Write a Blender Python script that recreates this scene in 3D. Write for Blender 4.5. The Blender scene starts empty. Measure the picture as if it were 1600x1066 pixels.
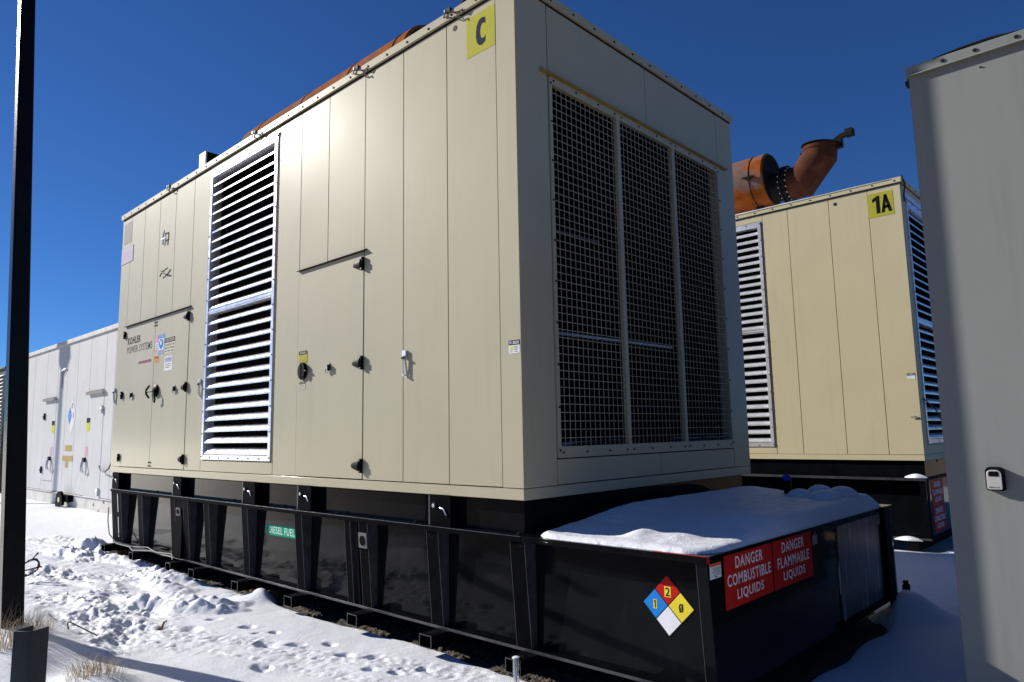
import bpy, bmesh, math, random
import numpy as np
from mathutils import Vector, Matrix
R = math.radians
C = bpy.context.scene.collection
S = bpy.context.scene
random.seed(7)
Z0 = 1.05                      # enclosure bottom above the ground

# ------------------------------------------------------------------ camera
cam_d = bpy.data.cameras.new("camera"); cam = bpy.data.objects.new("camera", cam_d); C.objects.link(cam)
S.camera = cam
cam_d.sensor_width = 36; cam_d.lens = 24.91; cam_d.clip_start = 0.05; cam_d.clip_end = 2000
yaw, pitch, roll = 0.754625774, 0.129152561, -0.0183306952
f = Vector((-math.sin(yaw)*math.cos(pitch), math.cos(yaw)*math.cos(pitch), math.sin(pitch)))
r0 = Vector((math.cos(yaw), math.sin(yaw), 0)); u0 = r0.cross(f)
r_ = r0*math.cos(roll)+u0*math.sin(roll); u_ = -r0*math.sin(roll)+u0*math.cos(roll)
M = Matrix((r_, u_, -f)).transposed().to_4x4()
M.translation = Vector((3.03642507, -3.31364049, 0.420395787+Z0))
cam.matrix_world = M
S.render.resolution_x, S.render.resolution_y = 1024, 682

# ------------------------------------------------------------------ light
SUN_EL, SUN_AZ = R(25.5), R(20.0)
sv = Vector((-math.cos(SUN_EL)*math.cos(SUN_AZ), -math.cos(SUN_EL)*math.sin(SUN_AZ), math.sin(SUN_EL)))
w = bpy.data.worlds.new("World"); S.world = w; w.use_nodes = True
nt = w.node_tree; bg = nt.nodes["Background"]
sky = nt.nodes.new("ShaderNodeTexSky"); sky.sky_type = 'NISHITA'; sky.sun_disc = False
sky.sun_elevation = SUN_EL; sky.sun_rotation = math.atan2(sv.x, sv.y)
sky.altitude = 2200; sky.air_density = 1.0; sky.dust_density = 0.15; sky.ozone_density = 2.5
tint = nt.nodes.new("ShaderNodeVectorMath"); tint.operation = 'MULTIPLY'; tint.inputs[1].default_value = (.30, .60, 1.04)   # deep winter blue
nt.links.new(sky.outputs[0], tint.inputs[0]); nt.links.new(tint.outputs[0], bg.inputs[0]); bg.inputs[1].default_value = 0.06
sd = bpy.data.lights.new("sun", 'SUN'); sd.energy = 4.6; sd.angle = R(0.53); sd.color = (1, 0.955, 0.88)
so = bpy.data.objects.new("sun", sd); C.objects.link(so); so.rotation_euler = sv.to_track_quat('Z', 'Y').to_euler()
so.location = (-30, -12, 20)
S.view_settings.view_transform = 'Standard'; S.view_settings.look = 'None'
S.view_settings.exposure = 0.52; S.view_settings.gamma = 1
S.cycles.max_bounces = 8; S.cycles.sample_clamp_indirect = 6

# ------------------------------------------------------------------ materials
def mat(name, col, rough=0.5, metal=0.0, spec=0.5, coat=0.0, var=0.0, vscale=3.0, bump=0.0, bscale=20.0, rvar=0.0,
        stain=None, stain_scale=(1, 1, 1), stain_t=(0.55, 0.7), stain_amt=0.5, coat_rough=0.1, ior=1.5):
    m = bpy.data.materials.new(name); m.use_nodes = True
    N = m.node_tree.nodes; L = m.node_tree.links; b = N["Principled BSDF"]
    b.inputs["Base Color"].default_value = (*col, 1); b.inputs["Roughness"].default_value = rough
    b.inputs["Metallic"].default_value = metal; b.inputs["Specular IOR Level"].default_value = spec
    b.inputs["Coat Weight"].default_value = coat; b.inputs["Coat Roughness"].default_value = coat_rough
    b.inputs["IOR"].default_value = ior
    tc = N.new("ShaderNodeTexCoord")
    last = None
    if var > 0:
        n = N.new("ShaderNodeTexNoise"); n.inputs["Scale"].default_value = vscale; n.inputs["Detail"].default_value = 6
        L.new(tc.outputs["Object"], n.inputs["Vector"])
        mr = N.new("ShaderNodeMapRange"); mr.inputs[1].default_value = 0.3; mr.inputs[2].default_value = 0.7
        mr.inputs[3].default_value = 1-var; mr.inputs[4].default_value = 1+var
        L.new(n.outputs["Fac"], mr.inputs[0])
        mx = N.new("ShaderNodeVectorMath"); mx.operation = 'SCALE'; mx.inputs[0].default_value = col
        L.new(mr.outputs[0], mx.inputs["Scale"]); last = mx.outputs[0]
        if rvar > 0:
            m2 = N.new("ShaderNodeMapRange"); m2.inputs[1].default_value = 0.3; m2.inputs[2].default_value = 0.7
            m2.inputs[3].default_value = rough-rvar; m2.inputs[4].default_value = rough+rvar
            L.new(n.outputs["Fac"], m2.inputs[0]); L.new(m2.outputs[0], b.inputs["Roughness"])
    if stain is not None:
        mp = N.new("ShaderNodeMapping"); mp.inputs["Scale"].default_value = stain_scale
        L.new(tc.outputs["Object"], mp.inputs[0])
        n2 = N.new("ShaderNodeTexNoise"); n2.inputs["Scale"].default_value = 1; n2.inputs["Detail"].default_value = 8
        n2.inputs["Roughness"].default_value = 0.65
        L.new(mp.outputs[0], n2.inputs["Vector"])
        m3 = N.new("ShaderNodeMapRange"); m3.inputs[1].default_value = stain_t[0]; m3.inputs[2].default_value = stain_t[1]
        m3.inputs[3].default_value = 0; m3.inputs[4].default_value = stain_amt
        L.new(n2.outputs["Fac"], m3.inputs[0])
        mc = N.new("ShaderNodeMix"); mc.data_type = 'RGBA'
        mc.inputs[6].default_value = (*col, 1); mc.inputs[7].default_value = (*stain, 1)
        if last is not None: L.new(last, mc.inputs[6])
        L.new(m3.outputs[0], mc.inputs[0]); last = mc.outputs[2]
    if last is not None: L.new(last, b.inputs["Base Color"])
    if bump > 0:
        n = N.new("ShaderNodeTexNoise"); n.inputs["Scale"].default_value = bscale; n.inputs["Detail"].default_value = 5
        L.new(tc.outputs["Object"], n.inputs["Vector"])
        bp = N.new("ShaderNodeBump"); bp.inputs["Strength"].default_value = 1.0; bp.inputs["Distance"].default_value = bump
        L.new(n.outputs["Fac"], bp.inputs["Height"]); L.new(bp.outputs[0], b.inputs["Normal"])
    return m

TAN = mat("tan_paint", (.45, .408, .278), .6, spec=.10, coat=.42, coat_rough=.17, var=.035, vscale=1.3, bump=.0035, bscale=1.6, rvar=.03,
          stain=(.37, .335, .235), stain_scale=(9, 9, .8), stain_t=(.55, .75), stain_amt=.35)
TAN2 = mat("yellow_tan_paint", (.60, .525, .33), .6, spec=.2, var=.03, vscale=1.5, bump=.003, bscale=1.6,
           stain=(.42, .37, .25), stain_scale=(9, 9, .8), stain_t=(.55, .75), stain_amt=.3)
GREY = mat("grey_paint", (.232, .24, .226), .55, spec=.15, var=.04, vscale=1.2, bump=.003, bscale=1.5, rvar=.04,
           stain=(.17, .165, .15), stain_scale=(9, 9, .7), stain_t=(.5, .75), stain_amt=.4)
WHITE = mat("white_paint", (.62, .617, .605), .6, spec=.12, var=.05, vscale=1.6, bump=.004, bscale=1.4,
            stain=(.45, .40, .36), stain_scale=(6, 6, .5), stain_t=(.56, .8), stain_amt=.45)
DIRTYW = mat("dirty_white_paint", (.60, .575, .53), .6, var=.1, vscale=3, stain=(.30, .22, .15), stain_scale=(5, 5, 1.5),
             stain_t=(.52, .72), stain_amt=.6)
GAP_SHADE = mat("seam_and_shadow_dark", (.03, .028, .025), .9, spec=.03)
BLACK = mat("gloss_black_paint", (.0045, .005, .0062), .06, spec=.32, ior=1.22, coat=0, var=.3, vscale=5, bump=.0012, bscale=3.0,
            stain=(.035, .030, .026), stain_scale=(16, 16, 5), stain_t=(.6, .85), stain_amt=.4)
BLACKM = mat("worn_black_and_shade", (.003, .0032, .004), .5, spec=.12, ior=1.13, var=.35, vscale=9, bump=.001, bscale=25,
             stain=(.03, .029, .028), stain_scale=(20, 20, 20), stain_t=(.6, .8), stain_amt=.6)
EDGE = mat("rubbed_edge", (.05, .05, .055), .4, metal=.2, var=.4, vscale=12)
INNER = mat("dark_interior", (.006, .006, .006), .9, spec=.03)
ALU = mat("mill_aluminium", (.84, .85, .88), .26, metal=.5, var=.05, vscale=8, rvar=.06, bump=.0006, bscale=30)
GALV = mat("galvanised_steel", (.62, .64, .67), .38, metal=.8, var=.1, vscale=14, rvar=.08)
MESHM = mat("grille_bars", (.34, .30, .22), .6, spec=.1, var=.1, vscale=10)
BRASS = mat("weathered_drip_rail", (.33, .25, .10), .6, spec=.1, var=.25, vscale=9)
BOLT = mat("dark_bolt", (.022, .021, .02), .6, spec=.1)
CHROME = mat("bright_zinc", (.52, .52, .52), .35, metal=.35)
HINGE = mat("black_plastic", (.007, .007, .008), .5, spec=.5, ior=1.15)
RUST = mat("rust_orange", (.27, .072, .012), .9, spec=.05, var=.35, vscale=5, bump=.004, bscale=40,
           stain=(.15, .125, .12), stain_scale=(1.8, 1.8, 2.6), stain_t=(.50, .62), stain_amt=.85)
RUSTD = mat("rust_brown", (.085, .030, .016), .85, spec=.08, var=.3, vscale=6, bump=.003, bscale=40,
            stain=(.20, .10, .07), stain_scale=(4, 4, 4), stain_t=(.6, .8), stain_amt=.5)
SOOT_SHADE = mat("sooty_and_shaded_steel", (.016, .014, .013), .8, spec=.08, var=.3, vscale=9)
WOOD = mat("timber_block", (.16, .09, .045), .9, spec=.05, var=.3, vscale=14, bump=.003, bscale=60)
def flat(name, col, rough=.45): return mat(name, col, max(rough, .5), spec=.2, ior=1.2, var=.05, vscale=12)
YEL = flat("sign_yellow", (.45, .43, .05), .65); NAVY = flat("sign_navy", (.012, .02, .05), .7)
RED = flat("sign_red", (.50, .018, .014), .35); WHT = flat("sign_white", (.78, .78, .80)); BLK = flat("sign_black", (.012, .012, .012))
BLU = flat("sign_blue", (.02, .22, .62), .35); YEL2 = flat("diamond_yellow", (.78, .62, .05), .35); ORA = flat("sticker_orange", (.75, .35, .06))
GRN = flat("sign_green", (.0, .33, .17), .35); MAR = flat("maroon_strip", (.20, .05, .09)); PINK = flat("faded_pink", (.68, .38, .50))
CREAM = flat("sticker_cream", (.68, .66, .54)); GRYT = flat("grey_letter", (.09, .09, .10)); LGRY = flat("pale_grey_sticker", (.31, .285, .265), .6)
LIL = flat("pale_lilac_plate", (.50, .46, .56), .6); REDO = flat("sticker_red_orange", (.75, .12, .02)); LIME = flat("sticker_lime", (.58, .66, .04))
TANL = flat("tan_label", (.48, .35, .14)); LBLU = flat("sticker_blue", (.05, .25, .65)); PLATE = flat("grey_plate", (.16, .16, .16))
LCKB = mat("lockbox_shell", (.50, .49, .46), .4, metal=.2, var=.05, vscale=20); DGREY = mat("slate_post_paint", (.032, .038, .042), .55, spec=.2, var=.15, vscale=7, bump=.0015, bscale=30)
POLEM = mat("black_pole_paint", (.004, .0045, .0055), .25, spec=.5, ior=1.2, var=.3, vscale=8, bump=.0015, bscale=30)
STRAW = mat("dry_straw", (.46, .36, .22), .8, var=.3, vscale=15)
CABLEM = mat("cable_rubber", (.012, .014, .02), .5); ICE = mat("ice", (.75, .78, .82), .08, spec=.6)
ICE.node_tree.nodes["Principled BSDF"].inputs["Transmission Weight"].default_value = .8
BCAP = flat("blue_cap_plastic", (.02, .07, .45), .4)
HOSE = flat("pale_hose", (.36, .35, .32))

def snow_mat(bare=False):
    m = bpy.data.materials.new("snow"); m.use_nodes = True
    N = m.node_tree.nodes; L = m.node_tree.links; b = N["Principled BSDF"]
    b.inputs["Base Color"].default_value = (.80, .815, .86, 1); b.inputs["Roughness"].default_value = .55
    b.inputs["Specular IOR Level"].default_value = .25
    tc = N.new("ShaderNodeTexCoord")
    n = N.new("ShaderNodeTexNoise"); n.inputs["Scale"].default_value = 55; n.inputs["Detail"].default_value = 7; n.inputs["Roughness"].default_value = .75
    n2 = N.new("ShaderNodeTexNoise"); n2.inputs["Scale"].default_value = 7; n2.inputs["Detail"].default_value = 5
    L.new(tc.outputs["Object"], n.inputs["Vector"]); L.new(tc.outputs["Object"], n2.inputs["Vector"])
    b1 = N.new("ShaderNodeBump"); b1.inputs["Distance"].default_value = .009; b1.inputs["Strength"].default_value = .8
    b2 = N.new("ShaderNodeBump"); b2.inputs["Distance"].default_value = .02; b2.inputs["Strength"].default_value = .6
    L.new(n2.outputs["Fac"], b2.inputs["Height"]); L.new(n.outputs["Fac"], b1.inputs["Height"])
    L.new(b2.outputs[0], b1.inputs["Normal"]); L.new(b1.outputs[0], b.inputs["Normal"])
    if bare:      # unseen dirt yard added behind camera and right, to dim and warm bounced light
        sp = N.new("ShaderNodeSeparateXYZ"); L.new(tc.outputs["Object"], sp.inputs[0])
        n3 = N.new("ShaderNodeTexNoise"); n3.inputs["Scale"].default_value = .8; n3.inputs["Detail"].default_value = 7; L.new(tc.outputs["Object"], n3.inputs["Vector"])
        def mth(op, a, b_):
            q = N.new("ShaderNodeMath"); q.operation = op
            for i, v in enumerate((a, b_)):
                if isinstance(v, (int, float)): q.inputs[i].default_value = v
                else: L.new(v, q.inputs[i])
            return q.outputs[0]
        a1 = mth('SUBTRACT', -2.75, sp.outputs[1]); a2 = mth('SUBTRACT', sp.outputs[0], 2.5)
        e = mth('MULTIPLY', mth('MINIMUM', mth('MAXIMUM', a1, a2), .7), .35)
        e = mth('ADD', e, mth('MULTIPLY', mth('SUBTRACT', n3.outputs["Fac"], .5), .9))
        mr = N.new("ShaderNodeMapRange"); mr.inputs[1].default_value = .0; mr.inputs[2].default_value = .03; L.new(e, mr.inputs[0])
        gate = mth('MULTIPLY', mr.outputs[0], mth('GREATER_THAN', mth('MAXIMUM', a1, a2), 0))
        mc = N.new("ShaderNodeMix"); mc.data_type = 'RGBA'; mc.inputs[6].default_value = (.80, .815, .86, 1); mc.inputs[7].default_value = (.36, .27, .17, 1)
        L.new(gate, mc.inputs[0]); L.new(mc.outputs[2], b.inputs["Base Color"])
    return m
SNOW = snow_mat(); SNOWG = snow_mat(True)
GRAVEL = mat("gravel", (.085, .068, .052), .9, var=.6, vscale=60, bump=.02, bscale=70)

def streak_mat():
    m = mat("iced_black_panel", (.012, .012, .013), .25, stain=(.5, .5, .5), stain_scale=(1, 42, 1.8), stain_t=(.56, .64), stain_amt=.85)
    return m
STREAK = streak_mat()

# ------------------------------------------------------------------ mesh builder
class MB:
    def __init__(s): s.v = []; s.f = []; s.m = []; s.mats = []
    def mi(s, m):
        if m not in s.mats: s.mats.append(m)
        return s.mats.index(m)
    def add(s, vs, fs, m):
        o = len(s.v); s.v += [tuple(v) for v in vs]; s.f += [tuple(o+i for i in q) for q in fs]; s.m += [s.mi(m)]*len(fs); return s
    def box(s, x0, x1, y0, y1, z0, z1, m):
        vs = [(x, y, z) for x in (x0, x1) for y in (y0, y1) for z in (z0, z1)]
        return s.add(vs, [(0, 1, 3, 2), (4, 6, 7, 5), (0, 4, 5, 1), (2, 3, 7, 6), (0, 2, 6, 4), (1, 5, 7, 3)], m)
    def prism(s, pts, off, m):
        """closed polygon pts (3D), extruded by off"""
        n = len(pts); off = Vector(off); a = [Vector(p) for p in pts]; b = [p+off for p in a]
        fs = [tuple(range(n-1, -1, -1)), tuple(range(n, 2*n))]+[(i, (i+1) % n, n+(i+1) % n, n+i) for i in range(n)]
        return s.add(a+b, fs, m)
    def tube(s, path, rad, m, n=10, cap=True):
        P = [Vector(p) for p in path]; k = len(P); rad = rad if isinstance(rad, (list, tuple)) else [rad]*k
        vs = []; d0 = (P[1]-P[0]).normalized()
        ref = Vector((0, 0, 1)) if abs(d0.z) < .9 else Vector((1, 0, 0))
        a = d0.cross(ref).normalized(); b = d0.cross(a).normalized()
        rings = []
        cur = [P[0]+(a*math.cos(2*math.pi*j/n)+b*math.sin(2*math.pi*j/n))*rad[0] for j in range(n)]
        rings.append(cur); off0 = [(a*math.cos(2*math.pi*j/n)+b*math.sin(2*math.pi*j/n)) for j in range(n)]
        for i in range(1, k):
            din = (P[i]-P[i-1]).normalized(); dout = (P[i+1]-P[i]).normalized() if i < k-1 else din
            pn = (din+dout).normalized() if (din+dout).length > 1e-6 else din
            ring = []
            for j in range(n):
                o = off0[j]*rad[i]; q = P[i]+o; t = (P[i]-q).dot(pn)/max(din.dot(pn), .2); ring.append(q+din*t)
            rings.append(ring)
            q = din.rotation_difference(dout); off0 = [q @ o for o in off0]
        for r in rings: vs += r
        fs = [(i*n+j, i*n+(j+1) % n, (i+1)*n+(j+1) % n, (i+1)*n+j) for i in range(k-1) for j in range(n)]
        if cap: fs += [tuple(range(n-1, -1, -1)), tuple((k-1)*n+j for j in range(n))]
        return s.add(vs, fs, m)
    def cyl(s, p0, p1, r, m, n=16, r2=None): return s.tube([p0, p1], [r, r if r2 is None else r2], m, n)
    def lathe(s, c, axis, prof, m, n=24):
        """prof: list of (distance along axis, radius)"""
        c = Vector(c); ax = Vector(axis).normalized(); ref = Vector((0, 0, 1)) if abs(ax.z) < .9 else Vector((1, 0, 0))
        a = ax.cross(ref).normalized(); b = ax.cross(a)
        vs = [c+ax*t+(a*math.cos(2*math.pi*j/n)+b*math.sin(2*math.pi*j/n))*rr for t, rr in prof for j in range(n)]
        k = len(prof)
        fs = [(i*n+j, i*n+(j+1) % n, (i+1)*n+(j+1) % n, (i+1)*n+j) for i in range(k-1) for j in range(n)]
        fs += [tuple(range(n-1, -1, -1)), tuple((k-1)*n+j for j in range(n))]
        return s.add(vs, fs, m)
    def bolt(s, p, nrm, r=.008, m=None):
        p = Vector(p); nrm = Vector(nrm); return s.tube([p-nrm*.002, p+nrm*.006], r, m or BOLT, 6)
    def text(s, string, face, rect, m, off, bold=.0, fit=True):
        """lettering fitted to rect (a0,a1,z0,z1) on a wall plane; face=('y',val) or ('x',val)"""
        cu = bpy.data.curves.new("t", 'FONT'); cu.body = string; cu.size = 1; cu.offset = bold; cu.resolution_u = 3
        cu.space_character = 1.0+2.2*max(bold, 0)+(.12 if bold > 0 else 0); cu.align_x = 'CENTER'; cu.fill_mode = 'BOTH'
        o = bpy.data.objects.new("t", cu); C.objects.link(o); bpy.context.view_layer.update()
        me = bpy.data.meshes.new_from_object(o.evaluated_get(bpy.context.evaluated_depsgraph_get()))
        co = [v.co.copy() for v in me.vertices]; fs = [tuple(p.vertices) for p in me.polygons]
        bpy.data.objects.remove(o); bpy.data.curves.remove(cu); bpy.data.meshes.remove(me)
        if not co: return s
        x0, x1 = min(c.x for c in co), max(c.x for c in co); y0, y1 = min(c.y for c in co), max(c.y for c in co)
        a0, a1, z0, z1 = rect; vs = []
        for c in co:
            a = a0+(c.x-x0)/(x1-x0)*(a1-a0); z = z0+(c.y-y0)/(y1-y0)*(z1-z0)
            vs.append((a, face[1]-off, z) if face[0] == 'y' else (face[1]+off, a, z))
        return s.add(vs, fs, m)
    def plate(s, face, rect, m, off, th=.0008):
        a0, a1, z0, z1 = rect
        if face[0] == 'y': return s.box(a0, a1, face[1]-off, face[1]-off+th, z0, z1, m)
        return s.box(face[1]+off-th, face[1]+off, a0, a1, z0, z1, m)
    def build(s, name, parent=None, bevel=0, smooth=True, origin=None, sharp=32, **tags):
        me = bpy.data.meshes.new(name)
        ov = Vector(origin) if origin is not None else Vector((0, 0, 0))
        base = parent.get("_o", (0, 0, 0)) if parent is not None else (0, 0, 0)
        sh = ov if parent is None else Vector(base)
        me.from_pydata([tuple(Vector(v)-sh) for v in s.v], [], s.f)
        for m in s.mats: me.materials.append(m)
        me.polygons.foreach_set("material_index", s.m)
        if smooth:
            me.polygons.foreach_set("use_smooth", [True]*len(s.f)); me.set_sharp_from_angle(angle=R(sharp))
        o = bpy.data.objects.new(name, me); C.objects.link(o)
        if parent is not None: o.parent = parent; o["_o"] = tuple(base)
        else: o.location = ov; o["_o"] = tuple(ov)
        if bevel:
            bm_ = o.modifiers.new("bevel", 'BEVEL'); bm_.width = bevel; bm_.segments = 2; bm_.limit_method = 'ANGLE'; bm_.angle_limit = R(40)
        for k, v in tags.items(): o[k] = v
        return o

ROOTS = []
def thing(name, label, cat, loc, group=None):
    o = bpy.data.objects.new(name, None); C.objects.link(o); o.location = loc; o["_o"] = tuple(loc)
    o["label"] = label; o["category"] = cat; o.empty_display_size = .2
    if group: o["group"] = group
    ROOTS.append(o); return o
def solo(mb, name, label, cat, origin, group=None, kind=None, bevel=0):
    o = mb.build(name, None, bevel, origin=origin); o["label"] = label; o["category"] = cat
    if group: o["group"] = group
    if kind: o["kind"] = kind
    ROOTS.append(o); return o

# ------------------------------------------------------------------ noise for terrain
def h2(ix, iy, s):
    n = (ix.astype(np.int64)*374761393+iy.astype(np.int64)*668265263+s*974711) & 0x7fffffff
    n = ((n ^ (n >> 13))*1274126177) & 0x7fffffff
    return ((n ^ (n >> 16)) & 0xffff)/65535.0
def vn(x, y, s=0):
    ix, iy = np.floor(x), np.floor(y); fx, fy = x-ix, y-iy
    fx = fx*fx*(3-2*fx); fy = fy*fy*(3-2*fy)
    return (h2(ix, iy, s)*(1-fx)+h2(ix+1, iy, s)*fx)*(1-fy)+(h2(ix, iy+1, s)*(1-fx)+h2(ix+1, iy+1, s)*fx)*fy
def fbm(x, y, s=0, o=4, g=.5):
    t = 0; a = 1; n = 0
    for i in range(o): t = t+a*vn(x*2**i+i*17.3, y*2**i+i*9.1, s+i); n += a; a *= g
    return t/n
def sstep(a, b, x):
    t = np.clip((x-a)/(b-a), 0, 1); return t*t*(3-2*t)
def grid_mesh(name, X, Y, Z, m, **tags):
    ny, nx = X.shape
    me = bpy.data.meshes.new(name); co = np.stack([X, Y, Z], -1).reshape(-1, 3).astype(np.float32)
    idx = np.arange(nx*ny).reshape(ny, nx)
    fc = np.stack([idx[:-1, :-1], idx[:-1, 1:], idx[1:, 1:], idx[1:, :-1]], -1).reshape(-1, 4)
    me.vertices.add(len(co)); me.vertices.foreach_set("co", co.ravel())
    me.loops.add(fc.size); me.loops.foreach_set("vertex_index", fc.ravel().astype(np.int32))
    me.polygons.add(len(fc)); me.polygons.foreach_set("loop_start", np.arange(0, fc.size, 4, dtype=np.int32))
    me.polygons.foreach_set("loop_total", np.full(len(fc), 4, np.int32)); me.polygons.foreach_set("use_smooth", np.ones(len(fc), bool))
    me.update(calc_edges=True); me.materials.append(m)
    o = bpy.data.objects.new(name, me); C.objects.link(o)
    for k, v in tags.items(): o[k] = v
    ROOTS.append(o); return o

# ================================================================== GROUND
def seg(a, b, s): return np.arange(a, b, s)
xs = np.concatenate([np.linspace(-260, -22, 12), seg(-21, -10, .2), seg(-10, -6, .03), seg(-6, 1.3, .015), seg(1.3, 4.4, .04), seg(4.6, 9, .5), np.linspace(10, 260, 12)])
ys = np.concatenate([np.linspace(-260, -6, 12), seg(-5.5, -2.5, .25), seg(-2.4, .42, .014), seg(.45, 7, .06), seg(7.2, 12, .4), np.linspace(13, 260, 12)])
X, Y = np.meshgrid(xs, ys)
def snow_h(X, Y):
    h = -1.05+.03*(fbm(X*.5, Y*.5, 3, 3)-.5)*2+.010*(fbm(X*2.2, Y*2.2, 5, 3)-.5)*2
    h = h+.035*sstep(-1.25, -1.75, Y)*sstep(-.5, -2, X)
    h = h+.12*np.exp(-((np.hypot((X+3.45)/.65, (Y+1.95)/.30))**2))
    # trampled area on the left
    wob = .25*(vn(X*1.7, Y*1.7, 41)-.5)*2
    tr = sstep(-2.9, -3.3, X+wob+.7*(Y+.6))*sstep(-1.62, -1.42, Y+.10*wob+.05*(X+4))*sstep(.25, .05, Y+wob*.3)*sstep(-11, -9.2, X)
    hole = sstep(.54, .66, fbm(X*.9+3, Y*1.3+1, 77, 2))
    tr = tr*(1-.85*hole)
    wx = X+.12*(vn(X*4, Y*4, 101)-.5); wy = Y+.12*(vn(X*4, Y*4, 102)-.5)
    b1 = 1.1-1.6*np.abs(fbm(wx*2.6, wy*5.2, 11, 3)-.5)*2
    b2 = np.abs(fbm(wx*7, wy*14, 12, 3)-.5)*2
    b3 = fbm(X*34, Y*44, 13, 3)-.5
    cl = sstep(.50, .66, fbm(X*8, Y*9, 21, 2))
    q0 = fbm(wx*1.7, wy*4.4, 111, 4, .5)*6; fr0 = q0-np.floor(q0); led = (np.floor(q0)+sstep(.55, .80, fr0))/7
    amp = .30+1.15*sstep(.38, .66, fbm(X*1.1+7, Y*2.2, 131, 2))
    h = h+tr*amp*(.10*(led-.5)+.030*(b1-.3)+.013*(b2-.3)+.026*b3+.018*(fbm(X*48, Y*70, 14, 2)-.5)+.018*cl*sstep(.45, .6, fbm(X*2, Y*2, 31, 2)))
    h = h-.09*np.exp(-(((Y+.88-.22*(X+6))/.10)**2))*sstep(-6.9, -6.5, X)*sstep(-5.1, -5.6, X)
    # ploughed swaths
    for (pts, hh, ww) in SW:
        d = np.full(X.shape, 9.0); tt = np.zeros(X.shape); n = len(pts)-1
        for i in range(n):
            ax, ay = pts[i]; bx, by = pts[i+1]; L2 = (bx-ax)**2+(by-ay)**2
            t = np.clip(((X-ax)*(bx-ax)+(Y-ay)*(by-ay))/L2, 0, 1); dd = np.hypot(X-ax-t*(bx-ax), Y-ay-t*(by-ay))
            k = dd < d; d = np.where(k, dd, d); tt = np.where(k, (i+t)/n, tt)
        prof = np.clip(1-d/ww, 0, 1)**.8*(.55+.9*fbm(X*14, Y*14, 51, 3))*np.sin(np.clip(tt, .04, .96)*math.pi)**.5
        h = h+hh*prof
    # crusted band
    cb = sstep(.20, .05, np.abs(Y-(-.80+.34*(X+2.1))+.10*(vn(X*3, Y*3, 61)-.5)))*sstep(-3.2, -2.7, X)*sstep(.2, -.4, X)
    cb = np.maximum(cb, .8*sstep(.13, .03, np.abs(Y-(-1.06+.30*(X+2.1))+.12*(vn(X*3, Y*3, 62)-.5)))*sstep(-3.1, -2.6, X)*sstep(.2, -.4, X))
    h = h+cb*(.024*(fbm(X*38, Y*38, 71, 2)-.55)+.018*(np.abs(fbm(X*15, Y*15, 72, 3)-.5)*2-.4))
    for i, (fx, fy, fr, fd) in enumerate(FP):
        a = .35+.5*math.sin(i*2.1); u = (X-fx)*math.cos(a)+(Y-fy)*math.sin(a); v = -(X-fx)*math.sin(a)+(Y-fy)*math.cos(a)
        q = np.hypot(u/(fr*1.25), v/(fr*.85)); h = h-.8*fd*sstep(1.25+.3*math.sin(i*5.3), .35, q+.35*(vn(X*40, Y*40, 7)-.5))+.002*np.exp(-((q-1.35)/.3)**2)
    # under the tank the ground is bare
    ed = .035*(fbm(X*3.5, Y*3.5, 81, 4)-.5)*2+.04*np.sin(X*2.3+.6)
    ramp = sstep(-.05, .11, Y+ed-.02)*sstep(-7.75, -7.5, X)*sstep(1.33, 1.2, X+.02*np.sin(Y*7))*sstep(3.25, 3.0, Y)
    h = h*(1-ramp)+(-1.16)*ramp
    r2 = sstep(6.2, 6.35, Y)*sstep(9.6, 9.4, Y)*sstep(.85, .7, X)*sstep(-7.2, -6.9, X); h = h*(1-r2)+(-1.2)*r2
    # heaps
    for (mx, my, mr, mh) in HEAPS: h = h+mh*np.exp(-((np.hypot(X-mx, Y-my)/mr)**2.4))
    # drift by the white unit
    h = h+.05*sstep(.2, 1.6, Y)*sstep(-7.6, -9, X)*(.6+.8*fbm(X*.6, Y*.6, 91, 2))
    # wheel ruts and prints behind, in the shade
    ru = sstep(1.35, 1.6, X)*sstep(3.0, 3.6, Y)*sstep(6.3, 5.9, Y); h = h+ru*(.022*np.sin((Y-.35*X)*13)*(.4+.6*vn(X*2, Y*3, 95))+.03*(fbm(X*7, Y*9, 96, 3)-.5))
    return h
SW = [([(-4.25, -.66), (-3.9, -.62), (-3.55, -.52), (-3.3, -.36), (-3.22, -.22)], .10, .10),
      ([(-4.35, -.86), (-3.9, -.80), (-3.45, -.68), (-3.12, -.47), (-3.02, -.32)], .085, .085),
      ([(-5.6, -.22), (-5.2, -.24), (-4.8, -.20), (-4.55, -.08)], .13, .15), ([(-5.0, -.42), (-4.6, -.40), (-4.25, -.28)], .09, .12),
      ([(-8.6, -.5), (-7.6, -.35), (-6.6, -.1), (-6.0, .0)], .08, .14), ([(-7.8, .1), (-7.9, -.1), (-8.6, -.2)], .12, .2),
      ([(-6.2, -.9), (-5.6, -.85), (-5.1, -.75)], .07, .12)]
FP = [(-2.44, -.565, .055, .045), (-2.21, -.604, .03, .03), (-2.13, -.50, .045, .04), (-1.90, -.70, .07, .05), (-1.72, -.554, .045, .045),
      (-1.56, -.38, .04, .04), (-1.29, -.442, .05, .05), (-1.07, -.351, .045, .045), (-.88, -.524, .05, .045), (-.70, -.454, .04, .04),
      (-2.95, -1.0, .06, .03), (-2.75, -.86, .07, .04), (-2.9, -.62, .05, .03), (-3.30, -1.18, .09, .05), (-3.7, -1.32, .10, .05), (-.45, -.62, .05, .04),
      (-.62, -.30, .04, .035), (-1.45, -.95, .06, .05), (-.1, -.45, .05, .04), (2.0, 4.1, .10, .05), (1.8, 3.4, .08, .04)]
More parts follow.
